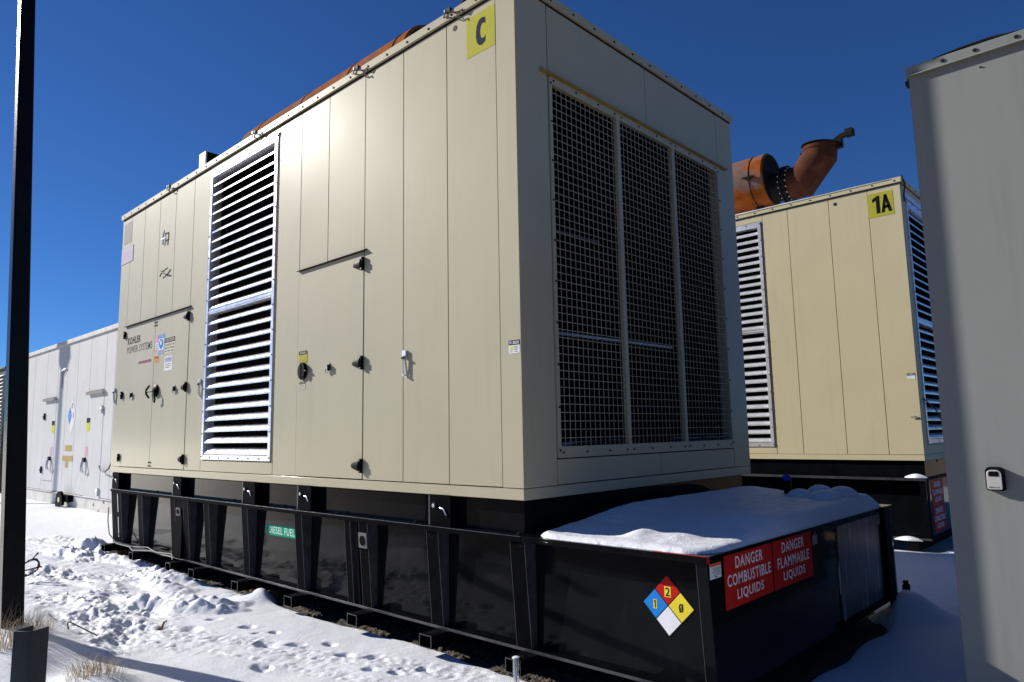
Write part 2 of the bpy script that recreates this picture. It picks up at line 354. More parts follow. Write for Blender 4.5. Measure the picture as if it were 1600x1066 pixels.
HEAPS = [(-3.28, .06, .15, .075), (-3.42, .0, .2, .05), (-1.97, -1.80, .16, .035), (-1.78, -1.74, .12, .03), (1.30, 2.93, .26, .20), (-7.4, .12, .2, .06),
         (1.9, 4.3, .35, .05), (-2.65, -2.0, .3, .06), (-1.6, -1.9, .25, .05)]
Zs = snow_h(X, Y)
grid_mesh("snow_ground", X, Y, Zs, SNOWG, kind="structure", label="snow lying over the yard, trampled beside the fuel tank")
gx, gy = np.meshgrid(np.concatenate([seg(-8.2, -5, .05), seg(-5, 1.45, .012)]), np.concatenate([seg(-.25, .45, .012), seg(.5, 3.5, .2)]))
gz = -1.088+.022*(fbm(gx*26, gy*26, 5, 3)-.5)+.014*sstep(.55, .8, vn(gx*55, gy*55, 8))
grid_mesh("gravel_ground", gx, gy, gz, GRAVEL, kind="structure", label="bare gravel under the fuel tank")
def ground_at(x, y): return float(snow_h(np.array([[x]]), np.array([[y]]))[0, 0])

# ================================================================== shared builders
def louver(parent, ax, fixed, a0, a1, z0, z1, zm, nup, nlo, name="louver", ALU=ALU):
    """ax 'y': lies in plane y=fixed facing -y, a = x ; ax 'x': plane x=fixed facing +x, a = y"""
    def P(a, d, z):     # d = outward distance
        return (a, fixed-d, z) if ax == 'y' else (fixed+d, a, z)
    def bx(mb, a_0, a_1, d0, d1, z_0, z_1, m):
        if ax == 'y': mb.box(a_0, a_1, fixed-d1, fixed-d0, z_0, z_1, m)
        else: mb.box(fixed+d0, fixed+d1, a_0, a_1, z_0, z_1, m)
    fr = MB(); t = .045
    bx(fr, a0, a0+t, -.10, .012, z0, z1, ALU); bx(fr, a1-t, a1, -.10, .012, z0, z1, ALU)
    bx(fr, a0+t, a1-t, -.10, .010, z0, z0+.05, ALU); bx(fr, a0+t, a1-t, -.10, .010, z1-.075, z1, ALU)
    bx(fr, a0+t, a1-t, -.08, .006, zm-.022, zm+.022, ALU); bx(fr, a0+t, a1-t, .006, .012, zm-.004, zm+.004, ALU)
    nb = 7
    nrm = (0, -1, 0) if ax == 'y' else (1, 0, 0)
    for i in range(14):
        z = z0+.03+(z1-z0-.06)*i/13
        for a in (a0+.012, a1-.012): fr.bolt(P(a, .012, z), nrm, .007)
    for i in range(1, nb):
        a = a0+(a1-a0)*i/nb
        fr.bolt(P(a, .010, z0+.02), nrm, .007); fr.bolt(P(a, .010, z1-.02), nrm, .007)
    L = fr.build(name, parent)
    def blades(zz0, zz1, n):
        p = (zz1-zz0)/n
        for i in range(n):
            z = zz0+p*i+.006; s = MB()
            prof = [(.004, z), (.004, z+.018), (-.006, z+.022), (-.008, z+.028), (-.045, z+.062), (-.066, z+.068), (-.066, z+.064), (-.045, z+.058), (-.012, z+.026), (-.0, z+.0175), (.0, z)]
            pts = [P(a0+t+.001, d, q) for d, q in prof]
            off = (a1-a0-2*t-.002, 0, 0) if ax == 'y' else (0, a1-a0-2*t-.002, 0)
            s.prism(pts, off, ALU); s.build("slat", L)
    blades(z0+.05, zm-.03, nlo); blades(zm+.022, z1-.085, nup)
    return L

def roof_trim(parent, x0, x1, y0, y1, H, m):
    t = MB(); o = .022; zt = H+.045; zb = H-.022
    t.box(x0-o, x1+o, y0-o, y0-.001, zb, zt, m); t.box(x0-o, x1+o, y1+.001, y1+o, zb, zt, m)
    t.box(x1+.001, x1+o, y0-.001, y1+.001, zb, zt-.001, m); t.box(x0-o, x0-.001, y0-.001, y1+.001, zb, zt-.001, m)
    t.box(x0-.001, x1+.001, y0-.001, y1+.001, H+.02, zt-.003, m)
    # dark strips painted in for the shadow line under the cap
    t.box(x0+.001, x1-.001, y0-.0012, y0+.02, zb-.012, zb-.0005, GAP_SHADE); t.box(x1-.02, x1+.0012, y0+.001, y1-.001, zb-.012, zb-.0005, GAP_SHADE)
    x = x0+.1
    while x < x1: t.bolt((x, y0-o, H+.006), (0, -1, 0), .010); x += .262
    y = y0+.1
    while y < y1: t.bolt((x1+o, y, H+.006), (1, 0, 0), .010); y += .262
    return t.build("roof_trim", parent, .002)

def panel(parent, face, a0, a1, z0, z1, m, proud=0.0, depth=.10, name="wall_panel", g=.0035):
    b = MB()
    if face[0] == 'y': b.box(a0+g, a1-g, face[1]-proud, face[1]+depth, z0+g, z1-g, m)
    else: b.box(face[1]-depth, face[1]+proud, a0+g, a1-g, z0+g, z1-g, m)
    o = b.build(name, parent, .002); return o

def hinge(parent, x, z, y=-.004):
    h = MB(); h.box(x+.004, x+.026, y-.024, y, z-.055, z+.055, HINGE)
    h.prism([(x+.002, y-.020, z-.04), (x+.002, y-.020, z+.04), (x+.028, y-.034, z+.02), (x+.028, y-.034, z-.02)], (0, .018, 0), HINGE)
    rings = [(x+.004, .040, .034), (x-.03, .036, .033), (x-.07, .028, .027), (x-.105, .018, .018), (x-.12, .008, .008)]
    vs = []; n = 10
    for (xx, rz, ry) in rings: vs += [(xx, y-.003-max(0, ry*(1+math.sin(2*math.pi*j/n)))*.5, z+rz*math.cos(2*math.pi*j/n)) for j in range(n)]
    fs = [(i*n+j, i*n+(j+1) % n, (i+1)*n+(j+1) % n, (i+1)*n+j) for i in range(len(rings)-1) for j in range(n)]
    fs += [tuple(range(n)), tuple((len(rings)-1)*n+j for j in range(n-1, -1, -1))]
    h.add(vs, fs, HINGE); h.bolt((x+.015, y-.024, z+.045), (0, -1, 0), .005, CHROME); h.bolt((x+.015, y-.024, z-.045), (0, -1, 0), .005, CHROME)
    return h.build("hinge", parent)
def hasp(parent, x, z, y=-.004):
    h = MB(); h.box(x-.02, x+.02, y-.008, y, z-.01, z+.035, CHROME); h.cyl((x, y, z-.005), (x, y-.022, z-.005), .017, CHROME, 12)
    h.tube([(x-.012, y-.018, z-.005), (x-.02, y-.018, z-.035), (x, y-.016, z-.052), (x+.024, y-.018, z-.035), (x+.014, y-.018, z)], .005, CHROME, 6)
    h.box(x+.02, x+.032, y-.03, y-.001, z-.03, z+.02, BOLT)
    return h.build("latch", parent)
def holdrod(parent, x, z, y=-.001, m=None):
    m = m or GALV; h = MB(); h.box(x-.018, x+.022, y-.02, y, z-.035, z+.02, m)
    h.tube([(x-.006, y-.02, z-.02), (x-.008, y-.018, z-.10), (x-.012, y-.01, z-.16)], .005, m, 6)
    h.tube([(x+.01, y-.018, z-.02), (x+.022, y-.016, z-.09), (x+.030, y-.012, z-.175)], .0065, m, 6)
    h.box(x-.022, x-.002, y-.016, y-.004, z-.168, z-.158, m); h.box(x+.018, x+.040, y-.020, y-.004, z-.186, z-.176, m)
    h.box(x-.012, x+.016, y-.034, y-.02, z-.045, z-.03, BOLT)
    return h.build("door_stay", parent)
def clip(parent, x, y, z):
    h = MB(); h.box(x-.05, x+.0, y-.035, y+.015, z+.045, z+.075, BOLT); h.box(x-.058, x-.048, y-.04, y-.0, z+.05, z+.07, CHROME)
    h.tube([(x-.05, y-.03, z+.055), (x-.07, y-.032, z+.02), (x-.03, y-.032, z+.01), (x+.03, y-.032, z-.03), (x+.11, y-.020, z-.045), (x+.135, y-.015, z-.075)], .0045, BOLT, 6)
    h.tube([(x-.02, y-.032, z+.05), (x+.03, y-.034, z+.015), (x+.10, y-.030, z-.005), (x+.13, y-.028, z-.0), (x+.125, y-.02, z-.03)], .0045, BOLT, 6)
    return h.build("trim_clamp", parent)

def exhaust(parent, x0, x1, yc, zc, r, ra, stack=True, roof=3.55, mm=RUST):
    m = MB(); n = 40
    m.lathe((x0, yc, zc), (1, 0, 0), [(0, r*.25), (.001, r*.97), (.02, r), (x1-x0-.02, r), (x1-x0, r*.97), (x1-x0+.002, r*.93), (x1-x0-.03, r*.925), (x1-x0-.031, .1)], mm, n)
    m.lathe((x1+.0025, yc, zc), (1, 0, 0), [(0, .02), (0, r*.925), (.003, r*.92), (.003, .02)], SOOT_SHADE, n)  # dark disc puts the shade on the muffler end into its colour
    o = m.build("muffler", parent)
    L = x1-x0; k = 0
    for q in (x0+L*.12, x0+L*.42, x0+L*.70, x1-.19*1.2):
        s = MB(); s.lathe((q, yc, zc), (1, 0, 0), [(0, r), (0, r+.008), (.05 if q < x1-.3 else .012, r+.008), (.05 if q < x1-.3 else .012, r)], mm if q < x1-.3 else SOOT_SHADE, n)
        a = math.radians(205); py, pz = yc+(r+.03)*math.cos(a), zc-(r+.03)*math.sin(a)*-.2
        s.box(q-.07, q+.085, yc-r-.05, yc-r-.005, zc-.035, zc-.012, SOOT_SHADE); s.cyl((q-.10, yc-r-.03, zc-.024), (q+.12, yc-r-.03, zc-.024), .010, SOOT_SHADE, 8)
        s.box(q+.0, q+.05, yc-r-.045, yc-r-.005, zc-.075, zc-.035, SOOT_SHADE)
        s.build("strap", o)
        s = MB(); s.box(q-.03, q+.08, yc-r*.2, yc-r*.1, roof-.03, zc-r*1.101, SOOT_SHADE); s.box(q-.03, q+.08, yc+r*.40, yc+r*.48, roof-.03, zc-r*1.101, SOOT_SHADE)
        s.box(q-.03, q+.08, yc-r*.25, yc+r*.5, zc-r*1.1, zc-r*.90, SOOT_SHADE)
        s.build("saddle", o)
    # outlet: short neck, bolted double flange, mitred elbow
    fx = x1+.20; fz = zc-.16
    s = MB(); s.cyl((x1-.03, yc, fz), (fx, yc, fz), ra*.92, SOOT_SHADE, 32); s.build("outlet_neck", o)
    s = MB(); fr = ra*1.22
    for d in (0, .055): s.lathe((fx+d, yc, fz), (1, 0, 0), [(0, .05), (0, fr), (.035, fr), (.035, .05)], SOOT_SHADE, 36)
    for j in range(18):
        a = 2*math.pi*j/18; cy, cz = math.cos(a)*fr*.88, math.sin(a)*fr*.88
        s.cyl((fx-.02, yc+cy, fz+cz), (fx-.001, yc+cy, fz+cz), .014, GALV, 6); s.cyl((fx+.091, yc+cy, fz+cz), (fx+.112, yc+cy, fz+cz), .014, GALV, 6)
        s.cyl((fx-.001, yc+cy, fz+cz), (fx+.091, yc+cy, fz+cz), .006, GALV, 6)
    s.build("flange", o)
    s = MB(); p0 = Vector((fx+.09, yc, fz)); p1 = p0+Vector((ra*.75, 0, 0)); p2 = p1+Vector((.29, 0, .33)); p3 = p2+Vector((.02, 0, .15))
    s.tube([p0, p1, p2, p3], ra, RUSTD, 36, cap=False)
    s.tube([p0+Vector((0, 0, 0)), p1, p2, p3-Vector((0, 0, .001))], ra-.012, SOOT_SHADE, 36, cap=True)
    e = s.build("elbow", o, sharp=18)
    s = MB(); s.lathe(p3+Vector((0, 0, -.05)), (0, 0, 1), [(0, ra), (0, ra+.014), (.05, ra+.014), (.05, ra)], RUSTD, 36); s.build("clamp_band", e)
    s = MB(); hx = p3.x+ra+.02
    Ms = Matrix.Rotation(R(4), 4, 'Y'); cc = p3+Vector((0, 0, .025))
    s.lathe(cc, (-math.sin(R(-6)), 0, math.cos(R(-6))), [(0, .02), (0, ra+.025), (.012, ra+.025), (.03, ra*.7), (.04, .03)], SOOT_SHADE, 36)
    s.box(hx-.14, hx+.06, yc-.05, yc+.05, p3.z-.09, p3.z+.035, SOOT_SHADE)
    s.prism([(hx-.12, yc-.035, p3.z+.03), (hx+.02, yc-.035, p3.z+.03), (hx+.16, yc-.035, p3.z+.085), (hx+.16, yc-.035, p3.z+.13), (hx+.05, yc-.035, p3.z+.12)], (0, .07, 0), SOOT_SHADE)
    s.box(hx+.12, hx+.23, yc-.06, yc+.06, p3.z+.05, p3.z+.16, SOOT_SHADE)
    s.box(p3.x-ra-.05, p3.x-ra+.02, yc-.04, yc+.04, p3.z-.09, p3.z-.02, SOOT_SHADE)
    s.build("rain_cap", e)
    return o

H = 3.5
# ================================================================== GENERATOR C (main subject)
gen = thing("generator_enclosure", "large tan generator enclosure marked C, with slatted side louver and wire end grille", "generator", (0, 0, 0), "generator enclosures in the yard")
LX, W = 7.53, 3.18
core = MB()
core.box(-7.50, -.62, .17, 3.02, .035, 3.44, INNER)
core.box(-LX+.002, -.002, .002, W-.002, .0, .03, GAP_SHADE); core.box(-LX+.001, -.001, .02, W-.001, 3.44, 3.50, GAP_SHADE)
core.box(-4.66, -4.6, .10, .168, .1, 3.44, GAP_SHADE)
core.box(-7.2, -4.75, .1015, .168, .04, 3.43, GAP_SHADE); core.box(-3.15, -.21, .1015, .168, .04, 3.43, GAP_SHADE)     # backing behind seams
core.box(-.16, -.105, .02, .33, .04, 3.43, GAP_SHADE); core.box(-.16, -.105, 2.98, 3.17, .04, 3.43, GAP_SHADE)
core.box(-.16, -.105, .335, 2.975, 2.98, 3.43, GAP_SHADE); core.box(-.16, -.105, .335, 2.975, .04, .25, GAP_SHADE)
core.box(-.62, -.161, 3.0, 3.078, .31, 3.43, INNER); core.box(-.62, -.161, .101, .169, .31, 3.43, INNER); core.box(-.62, -.161, .17, 2.999, 3.40, 3.439, INNER)
core.build("inner_frame", gen)
FY = ('y', 0.0); FX = ('x', 0.0)
# side panels
ztop = 3.465
b = MB(); b.box(-LX, 0, 0, .1, 0.001, .072, TAN); b.box(-LX, 0, W-.1, W, .001, .072, TAN); b.box(-.1, 0, .1, W-.1, .001, .072, TAN)
b.box(-LX, -LX+.1, .1, W-.1, .001, .072, TAN); b.build("base_rail", gen, .003)
b = MB(); b.prism([(-.182, 0, .0755), (0, 0, .0755), (0, .33, .0755), (-.1, .33, .0755), (-.1, .1, .0755), (-.182, .1, .0755)], (0, 0, ztop-.0755), TAN)
b.build("corner_post", gen, .003)
b = MB(); b.prism([(-LX, 0, .0755), (-7.20, 0, .0755), (-7.20, .1, .0755), (-LX+.1, .1, .0755), (-LX+.1, W-.1, .0755), (-LX, W-.1, .0755)], (0, 0, ztop-.0755), TAN)
b.build("end_wall", gen, .003)
b = MB(); b.box(-LX, -.102, W-.1, W, .0755, ztop, TAN); b.build("rear_wall", gen, .003)
for a0, a1, z0 in [(-.695, -.182, .075), (-1.21, -.695, .075), (-1.725, -1.21, .075), (-2.275, -1.725, 1.93), (-2.745, -2.275, 1.93), (-3.16, -2.745, .075),
                   (-7.20, -6.70, 1.93), (-6.70, -6.18, 1.93), (-6.18, -5.68, 1.93), (-5.68, -5.145, 1.93), (-5.145, -4.72, .075)]:
    panel(gen, FY, a0, a1, z0, ztop, TAN)
b = MB(); b.box(-4.717, -3.163, .0, .10, .0785, .19, TAN); b.box(-4.717, -3.163, 0, .1, 3.425, ztop, TAN)
b.box(-4.716, -4.695, 0, .1, .19, 3.425, TAN); b.box(-3.185, -3.163, 0, .1, .19, 3.425, TAN); b.build("louver_surround", gen, .002)
louver(gen, 'y', 0.0, -4.69, -3.19, .20, 3.41, 1.79, 14, 13)
# louver drip flashing
b = MB(); b.box(-4.70, -3.18, -.016, -.012, 3.385, 3.42, ALU); b.build("flashing", gen)
# doors
def door(par, a0, a1, z0, z1, m, face=FY): return panel(par, face, a0, a1, z0, z1, m, .004, .1, "door")
d1 = door(gen, -2.745, -1.725, .078, 1.926, TAN)
for z in (1.82, 1.004, .185): hinge(d1, -1.745, z)
hasp(d1, -2.228, 1.005)
b = MB()
n = 20; ring = [(-2.635+.072*math.cos(2*math.pi*j/n), -.004, 1.0+.078*math.sin(2*math.pi*j/n)) for j in range(n)]
b.prism(ring, (0, -.018, 0), HINGE); b.prism([(-2.66, -.022, .935), (-2.625, -.022, .935), (-2.625, -.022, 1.065), (-2.66, -.022, 1.065)], (0, -.002, 0), INNER)
b.prism([(-2.60, -.02, .94), (-2.575, -.02, .96), (-2.575, -.02, 1.05), (-2.60, -.02, 1.07)], (0, -.018, 0), HINGE); b.cyl((-2.60, -.02, 1.0), (-2.545, -.03, .995), .012, HINGE, 8)
b.build("handle", d1)
b = MB(); b.plate(FY, (-2.715, -2.575, 1.077, 1.178), YEL, .0065); b.plate(FY, (-2.712, -2.578, 1.15, 1.182), BLK, .0072)
b.text("WARNING", FY, (-2.695, -2.59, 1.156, 1.176), CREAM, .0078, .01); 
for i in range(5): b.plate(FY, (-2.70, -2.60-.02*(i % 2), 1.133-.011*i, 1.136-.011*i), TANL, .0072)
b.build("warning_sticker", d1)
b = MB(); b.plate(FY, (-2.705, -2.60, .84, .91), CREAM, .0065); b.plate(FY, (-2.70, -2.605, .885, .908), BLK, .0072)
b.text("CAUTION", FY, (-2.695, -2.612, .889, .905), CREAM, .0078, .01)
for i in range(3): b.text("EAR PROTECTION" if i == 0 else "REQUIRED AREA", FY, (-2.70, -2.61, .870-.012*i, .878-.012*i), BLK, .0073)
b.build("caution_sticker", d1)
b = MB(); b.prism([(-2.755, -.0, 1.929), (-2.755, -.028, 1.921), (-2.755, -.028, 1.926), (-2.755, .0, 1.942)], (1.065, 0, 0), BLACKM); b.build("drip_edge", gen)
# left twin doors
dl = door(gen, -7.20, -6.16, .078, 1.926, TAN); dr = door(gen, -6.16, -5.145, .078, 1.926, TAN)
for z in (1.82, 1.005, .195): hinge(dr, -5.165, z)
def hinge_l(parent, x, z):
    h = MB(); h.box(x-.03, x-.006, -.028, -.0045, z-.05, z+.05, HINGE); h.lathe((x-.01, -.004, z), (0, -1, 0), [(0, .034), (.012, .032), (.026, .02), (.032, .008)], HINGE, 12)
    return h.build("hinge", parent)
for z in (1.815, 1.01, .195): hinge_l(dl, -7.19, z)
hasp(dr, -5.49, 1.008); hasp(dl, -6.869, 1.003)
b = MB(); b.lathe((-6.03, -.004, 1.01), (0, -1, 0), [(0, .075), (.02, .075), (.035, .05), (.04, .02)], HINGE, 20)
b.tube([(-6.20, -.03, 1.08), (-6.25, -.045, 1.03), (-6.25, -.045, .98), (-6.20, -.03, .93)], .012, HINGE, 8); b.tube([(-6.26, -.04, 1.005), (-6.03, -.045, 1.005)], .010, HINGE, 8)
b.tube([(-6.02, -.04, 1.03), (-5.96, -.055, .96), (-5.94, -.05, .90), (-5.975, -.045, .865)], .010, HINGE, 8); b.build("handle", dr)
b = MB(); b.prism([(-7.215, -.0, 1.929), (-7.215, -.028, 1.921), (-7.215, -.028, 1.926), (-7.215, .0, 1.942)], (2.10, 0, 0), BLACKM); b.build("drip_edge", gen)
for z in (1.86, 1.82, .14, .10): b = MB(); b.box(-6.19, -6.10, -.010, -.0045, z, z+.014, HINGE); b.build("door_bolt", dr)
b = MB(); b.text("KOHLER", FY, (-7.10, -6.645, 1.672, 1.768), BLK, .0052, .03); b.text("POWER SYSTEMS", FY, (-7.11, -6.24, 1.552, 1.645), GRYT, .0052, .004); b.build("maker_lettering", dl)
b = MB(); b.plate(FY, (-6.675, -6.25, 1.386, 1.418), MAR, .0052); b.text("POWER YOU NEED", FY, (-6.65, -6.28, 1.394, 1.410), PINK, .0060); b.build("maroon_strip", dl)
def sticker(par, rect, col, bands, name="sticker"):
    b = MB(); b.plate(FY, rect, col, .0054)
    for (r, m) in bands: b.plate(FY, r, m, .0064)
    return b, name, par
def rows(b, a0, a1, z0, z1, n, m, off=.0068):
    for i in range(n):
        z = z0+(z1-z0)*(i+.5)/n; b.plate(FY, (a0, a1-(a1-a0)*.25*random.random(), z-.0028, z+.0028), m, off)
b = MB(); b.plate(FY, (-6.14, -6.05, 1.60, 1.69), PINK, .0054); b.plate(FY, (-6.14, -6.05, 1.53, 1.60), WHT, .0054); b.plate(FY, (-6.14, -6.05, 1.45, 1.53), CREAM, .0054)
rows(b, -6.13, -6.06, 1.46, 1.59, 6, GRYT); b.build("pink_sticker", dr)
b = MB(); b.plate(FY, (-6.14, -6.01, 1.358, 1.438), ORA, .0054); rows(b, -6.13, -6.02, 1.365, 1.43, 4, TANL); b.plate(FY, (-6.135, -6.015, 1.412, 1.432), REDO, .0068); b.build("orange_sticker", dr)
b = MB(); b.plate(FY, (-6.045, -5.85, 1.452, 1.690), LBLU, .0054); b.plate(FY, (-6.03, -5.865, 1.47, 1.645), WHT, .0062); b.plate(FY, (-6.04, -5.855, 1.452, 1.505), LIL, .007)
ring = [(-5.948+.06*math.cos(t), -.0085, 1.578+.062*math.sin(t)) for t in [2*math.pi*j/18 for j in range(18)]]; b.prism(ring, (0, .001, 0), BLU)
ring = [(-5.948+.025*math.cos(t), -.0095, 1.59+.028*math.sin(t)) for t in [2*math.pi*j/14 for j in range(14)]]; b.prism(ring, (0, .0008, 0), WHT)
b.text("NOTICE", FY, (-6.02, -5.875, 1.655, 1.682), WHT, .0064, .01); rows(b, -6.02, -5.88, 1.458, 1.50, 3, BLU, .0076); b.build("notice_sticker", dr)
b = MB(); b.plate(FY, (-5.835, -5.53, 1.445, 1.632), CREAM, .0054); b.plate(FY, (-5.83, -5.535, 1.572, 1.629), BLK, .0062); b.text("CAUTION", FY, (-5.81, -5.555, 1.582, 1.620), CREAM, .0068, .02)
for i, t in enumerate(("EAR PROTECTION", "MUST BE WORN", "IN THIS AREA")): b.text(t, FY, (-5.815, -5.55, 1.532-.037*i, 1.556-.037*i), BLK, .0062, .01)
b.build("caution_sticker", dr)
b = MB(); b.plate(FY, (-5.82, -5.59, 1.235, 1.405), WHT, .0054); b.plate(FY, (-5.80, -5.61, 1.335, 1.395), LIL, .0062); b.text("NOTICE", FY, (-5.79, -5.62, 1.35, 1.382), BLU, .0068)
rows(b, -5.79, -5.63, 1.26, 1.325, 3, GRYT); b.build("white_sticker", dr)
# big letter sign, number sticker, left plates
b = MB(); b.plate(FY, (-.475, -.187, 3.105, 3.41), YEL, .0016)
pts = []
oc = [(.86, .93), (.60, .985), (.38, .95), (.20, .80), (.12, .58), (.12, .36), (.20, .17), (.36, .05), (.58, .02), (.84, .10)]
ic = [(.86, .30), (.74, .245), (.60, .24), (.50, .30), (.445, .42), (.44, .56), (.50, .70), (.62, .77), (.74, .76), (.86, .71)]
a0, a1, z0, z1 = -.392, -.262, 3.150, 3.365
def cpt(q): return (a0+(a1-a0)*q[0], -.0026, z0+(z1-z0)*q[1])
vs = [cpt(q) for q in oc]+[cpt(q) for q in reversed(ic)]
k = len(oc); fs = [(i, i+1, k+i+1, k+i) for i in range(k-1)]
b.add(vs, fs, NAVY); b.build("letter_sign", gen)
b = MB(); b.plate(FY, (-.108, -.012, .93, 1.013), WHT, .0016); b.plate(FY, (-.108, -.012, .983, 1.015), BLK, .0022); b.text("91800", FY, (-.102, -.018, .988, 1.010), WHT, .0028, .01)
b.plate(FY, (-.10, -.065, .962, .975), LIME, .0022); rows(b, -.06, -.02, .935, .978, 4, LGRY, .0022); rows(b, -.10, -.065, .935, .96, 2, LGRY, .0022); b.build("number_sticker", gen)
b = MB(); b.plate(FY, (-7.47, -7.17, 3.11, 3.40), LGRY, .002); b.build("blank_plate", gen)
b = MB(); b.plate(FY, (-7.52, -7.085, 2.83, 3.05), LIL, .0055, .004); b.text("1C", FY, (-7.40, -7.22, 2.88, 3.0), PINK, .0062, .02); b.build("number_plate", gen)
b = MB(); b.cyl((-.60, -.002, 3.40), (-.60, .01, 3.40), .022, BOLT, 16); b.build("vent_hole", gen)
for (x, z) in ((-1.18, 1.03), (-4.79, 1.05), (-7.50, 1.1)): holdrod(gen, x, z)
b = MB()
b.tube([(-6.02, -.012, 2.83), (-6.02, -.012, 2.98), (-5.96, -.03, 3.0), (-5.93, -.02, 2.93), (-5.93, -.012, 2.82)], .008, GALV, 6); b.tube([(-6.04, -.02, 2.90), (-5.92, -.02, 2.90)], .008, GALV, 6)
b.build("wire_hook", gen); b = MB()
b.tube([(-6.04, -.02, 2.50), (-5.96, -.03, 2.46), (-5.80, -.02, 2.42)], .009, BOLT, 6); b.tube([(-6.05, -.02, 2.43), (-5.95, -.03, 2.47), (-5.82, -.02, 2.50)], .007, BOLT, 6)
b.build("wire_hook", gen)
roof_trim(gen, -LX, 0, 0, W, H, TAN)
for x in (-.62, -1.80, -3.62, -5.85): clip(gen, x, -.0, 3.49)
b = MB(); b.box(-5.31, -5.13, .10, .118, 3.542, 3.83, WHT); b.box(-5.305, -5.135, .1185, 1.0, 3.542, 3.825, BLACKM); b.build("roof_vent_box", gen, .004)  # body coloured black for the box's shaded side, front plate white
b = MB(); b.tube([(-6.5, .03, 3.55), (-6.3, .04, 3.60), (-6.1, .05, 3.56)], .008, BOLT, 6); b.build("roof_wire", gen); b = MB(); b.tube([(-4.1, .03, 3.55), (-3.95, .04, 3.60), (-3.8, .05, 3.56)], .008, BOLT, 6); b.build("roof_wire", gen)
exhaust(gen, -6.45, -2.66, 1.60, 4.50, .48, .25)
# end face
for a0, a1, z0, z1 in [(.335, 1.61, 2.965, ztop), (1.61, 2.86, 2.965, ztop), (.335, 1.60, .0755, .245), (1.60, 2.86, .0755, .245)]:
    panel(gen, FX, a0, a1, z0, z1, TAN)
b = MB(); b.box(-.1, 0, 2.865, W-.0, .0755, ztop, TAN); b.build("corner_post", gen, .003)
b = MB(); b.box(0.0005, .034, .245, 3.0, 2.932, 2.944, BRASS); b.box(.0005, .004, .245, 3.0, 2.944, 2.962, BRASS)
for y in (.27, .75, 1.0, 1.3, 1.6, 1.95, 2.3, 2.6, 2.97): b.bolt((.004, y, 2.953), (1, 0, 0), .006)
b.build("drip_rail", gen)
gr = MB()
gr.box(-.03, .006, .345, .372, .25, 2.93, TAN); gr.box(-.03, .006, 2.835, 2.862, .25, 2.93, TAN)
gr.box(-.03, .005, .372, 2.835, .25, .325, TAN); gr.box(-.03, .005, .372, 2.835, 2.875, 2.93, TAN)
gr.box(-.03, .0055, 1.165, 1.205, .325, 2.875, TAN); gr.box(-.03, .0055, 2.00, 2.04, .325, 2.875, TAN)
for i in range(10):
    z = .30+2.58*i/9
    for y in (.358, 2.849): gr.bolt((.006, y, z), (1, 0, 0), .008)
for y in (.39, .65, .92, 1.14, 1.23, 1.48, 1.75, 1.98, 2.06, 2.3, 2.55, 2.8):
    for z in (.285, 2.905): gr.bolt((.005, y, z), (1, 0, 0), .008)
G = gr.build("intake_grille", gen)
for a0, a1 in ((.372, 1.165), (1.205, 2.00), (2.04, 2.835)):
    s = MB(); n = 14; p = (a1-a0)/n
    for i in range(1, n): s.box(-.0065, -.0042, a0+p*i-.0028, a0+p*i+.0028, .325, 2.875, MESHM)
    nz = 45; q = (2.875-.325)/nz
    for i in range(1, nz): s.box(-.0042, -.002, a0, a1, .325+q*i-.0028, .325+q*i+.0028, MESHM)
    s.build("mesh_screen", G)
b = MB(); b.cyl((-.30, .30, 1.15), (-.30, 2.35, 1.165), .014, GALV, 12); b.cyl((-.45, .5, 2.0), (-.45, 1.5, 2.02), .012, PLATE, 12); b.build("conduit", gen)
b = MB(); b.box(-.60, -.05, .2, 2.98, .031, .30, INNER); b.build("radiator_base", gen)
# radiator core fins (dark, behind the grille)
b = MB()
for i in range(20): b.box(-.618, -.60, .25+i*.138, .28+i*.138, .31, 3.2, BLACKM)
b.build("radiator_core", gen)
# skid
b = MB(); SK = .065
b.box(-7.42, -.06, SK, 3.11, -.208, -.001, BLACK); b.box(-7.42, -.06, SK-.015, SK, -.0125, -.001, BLACKM)
sk = b.build("skid_beam", gen, .003)
for a0, a1 in ((-7.41, -7.16), (-5.41, -5.17), (-3.72, -3.46), (-2.69, -2.46), (-.91, -.675)):
    s = MB(); s.box(a0+.02, a1, -.012, SK, -.207, -.0015, BLACKM); s.box(a0+.004, a0+.0195, -.012, SK, -.2065, -.002, EDGE)
    s.cyl((a0+.07, -.012, -.07), (a0+.07, -.022, -.07), .022, BOLT, 14); s.cyl((a0+.07, -.022, -.07), (a0+.07, -.027, -.07), .013, CHROME, 12)
    s.tube([(a0+.13, -.016, -.085), (a0+.17, -.02, -.09), (a0+.20, -.02, -.13)], .005, GALV, 6); s.build("lifting_lug", sk)

# snow inside the grille
xx, yy = np.meshgrid(np.linspace(-.5, -.035, 12), np.linspace(.36, 2.85, 60))
zz = .302+.05*sstep(-.5, -.2, xx)*(.5+fbm(xx*3, yy*2, 2, 3))*sstep(.34, .6, yy)
grid_mesh("snow_patch", xx, yy, zz, SNOW, kind="stuff", label="snow drifted inside the bottom of the wire grille", category="snow")

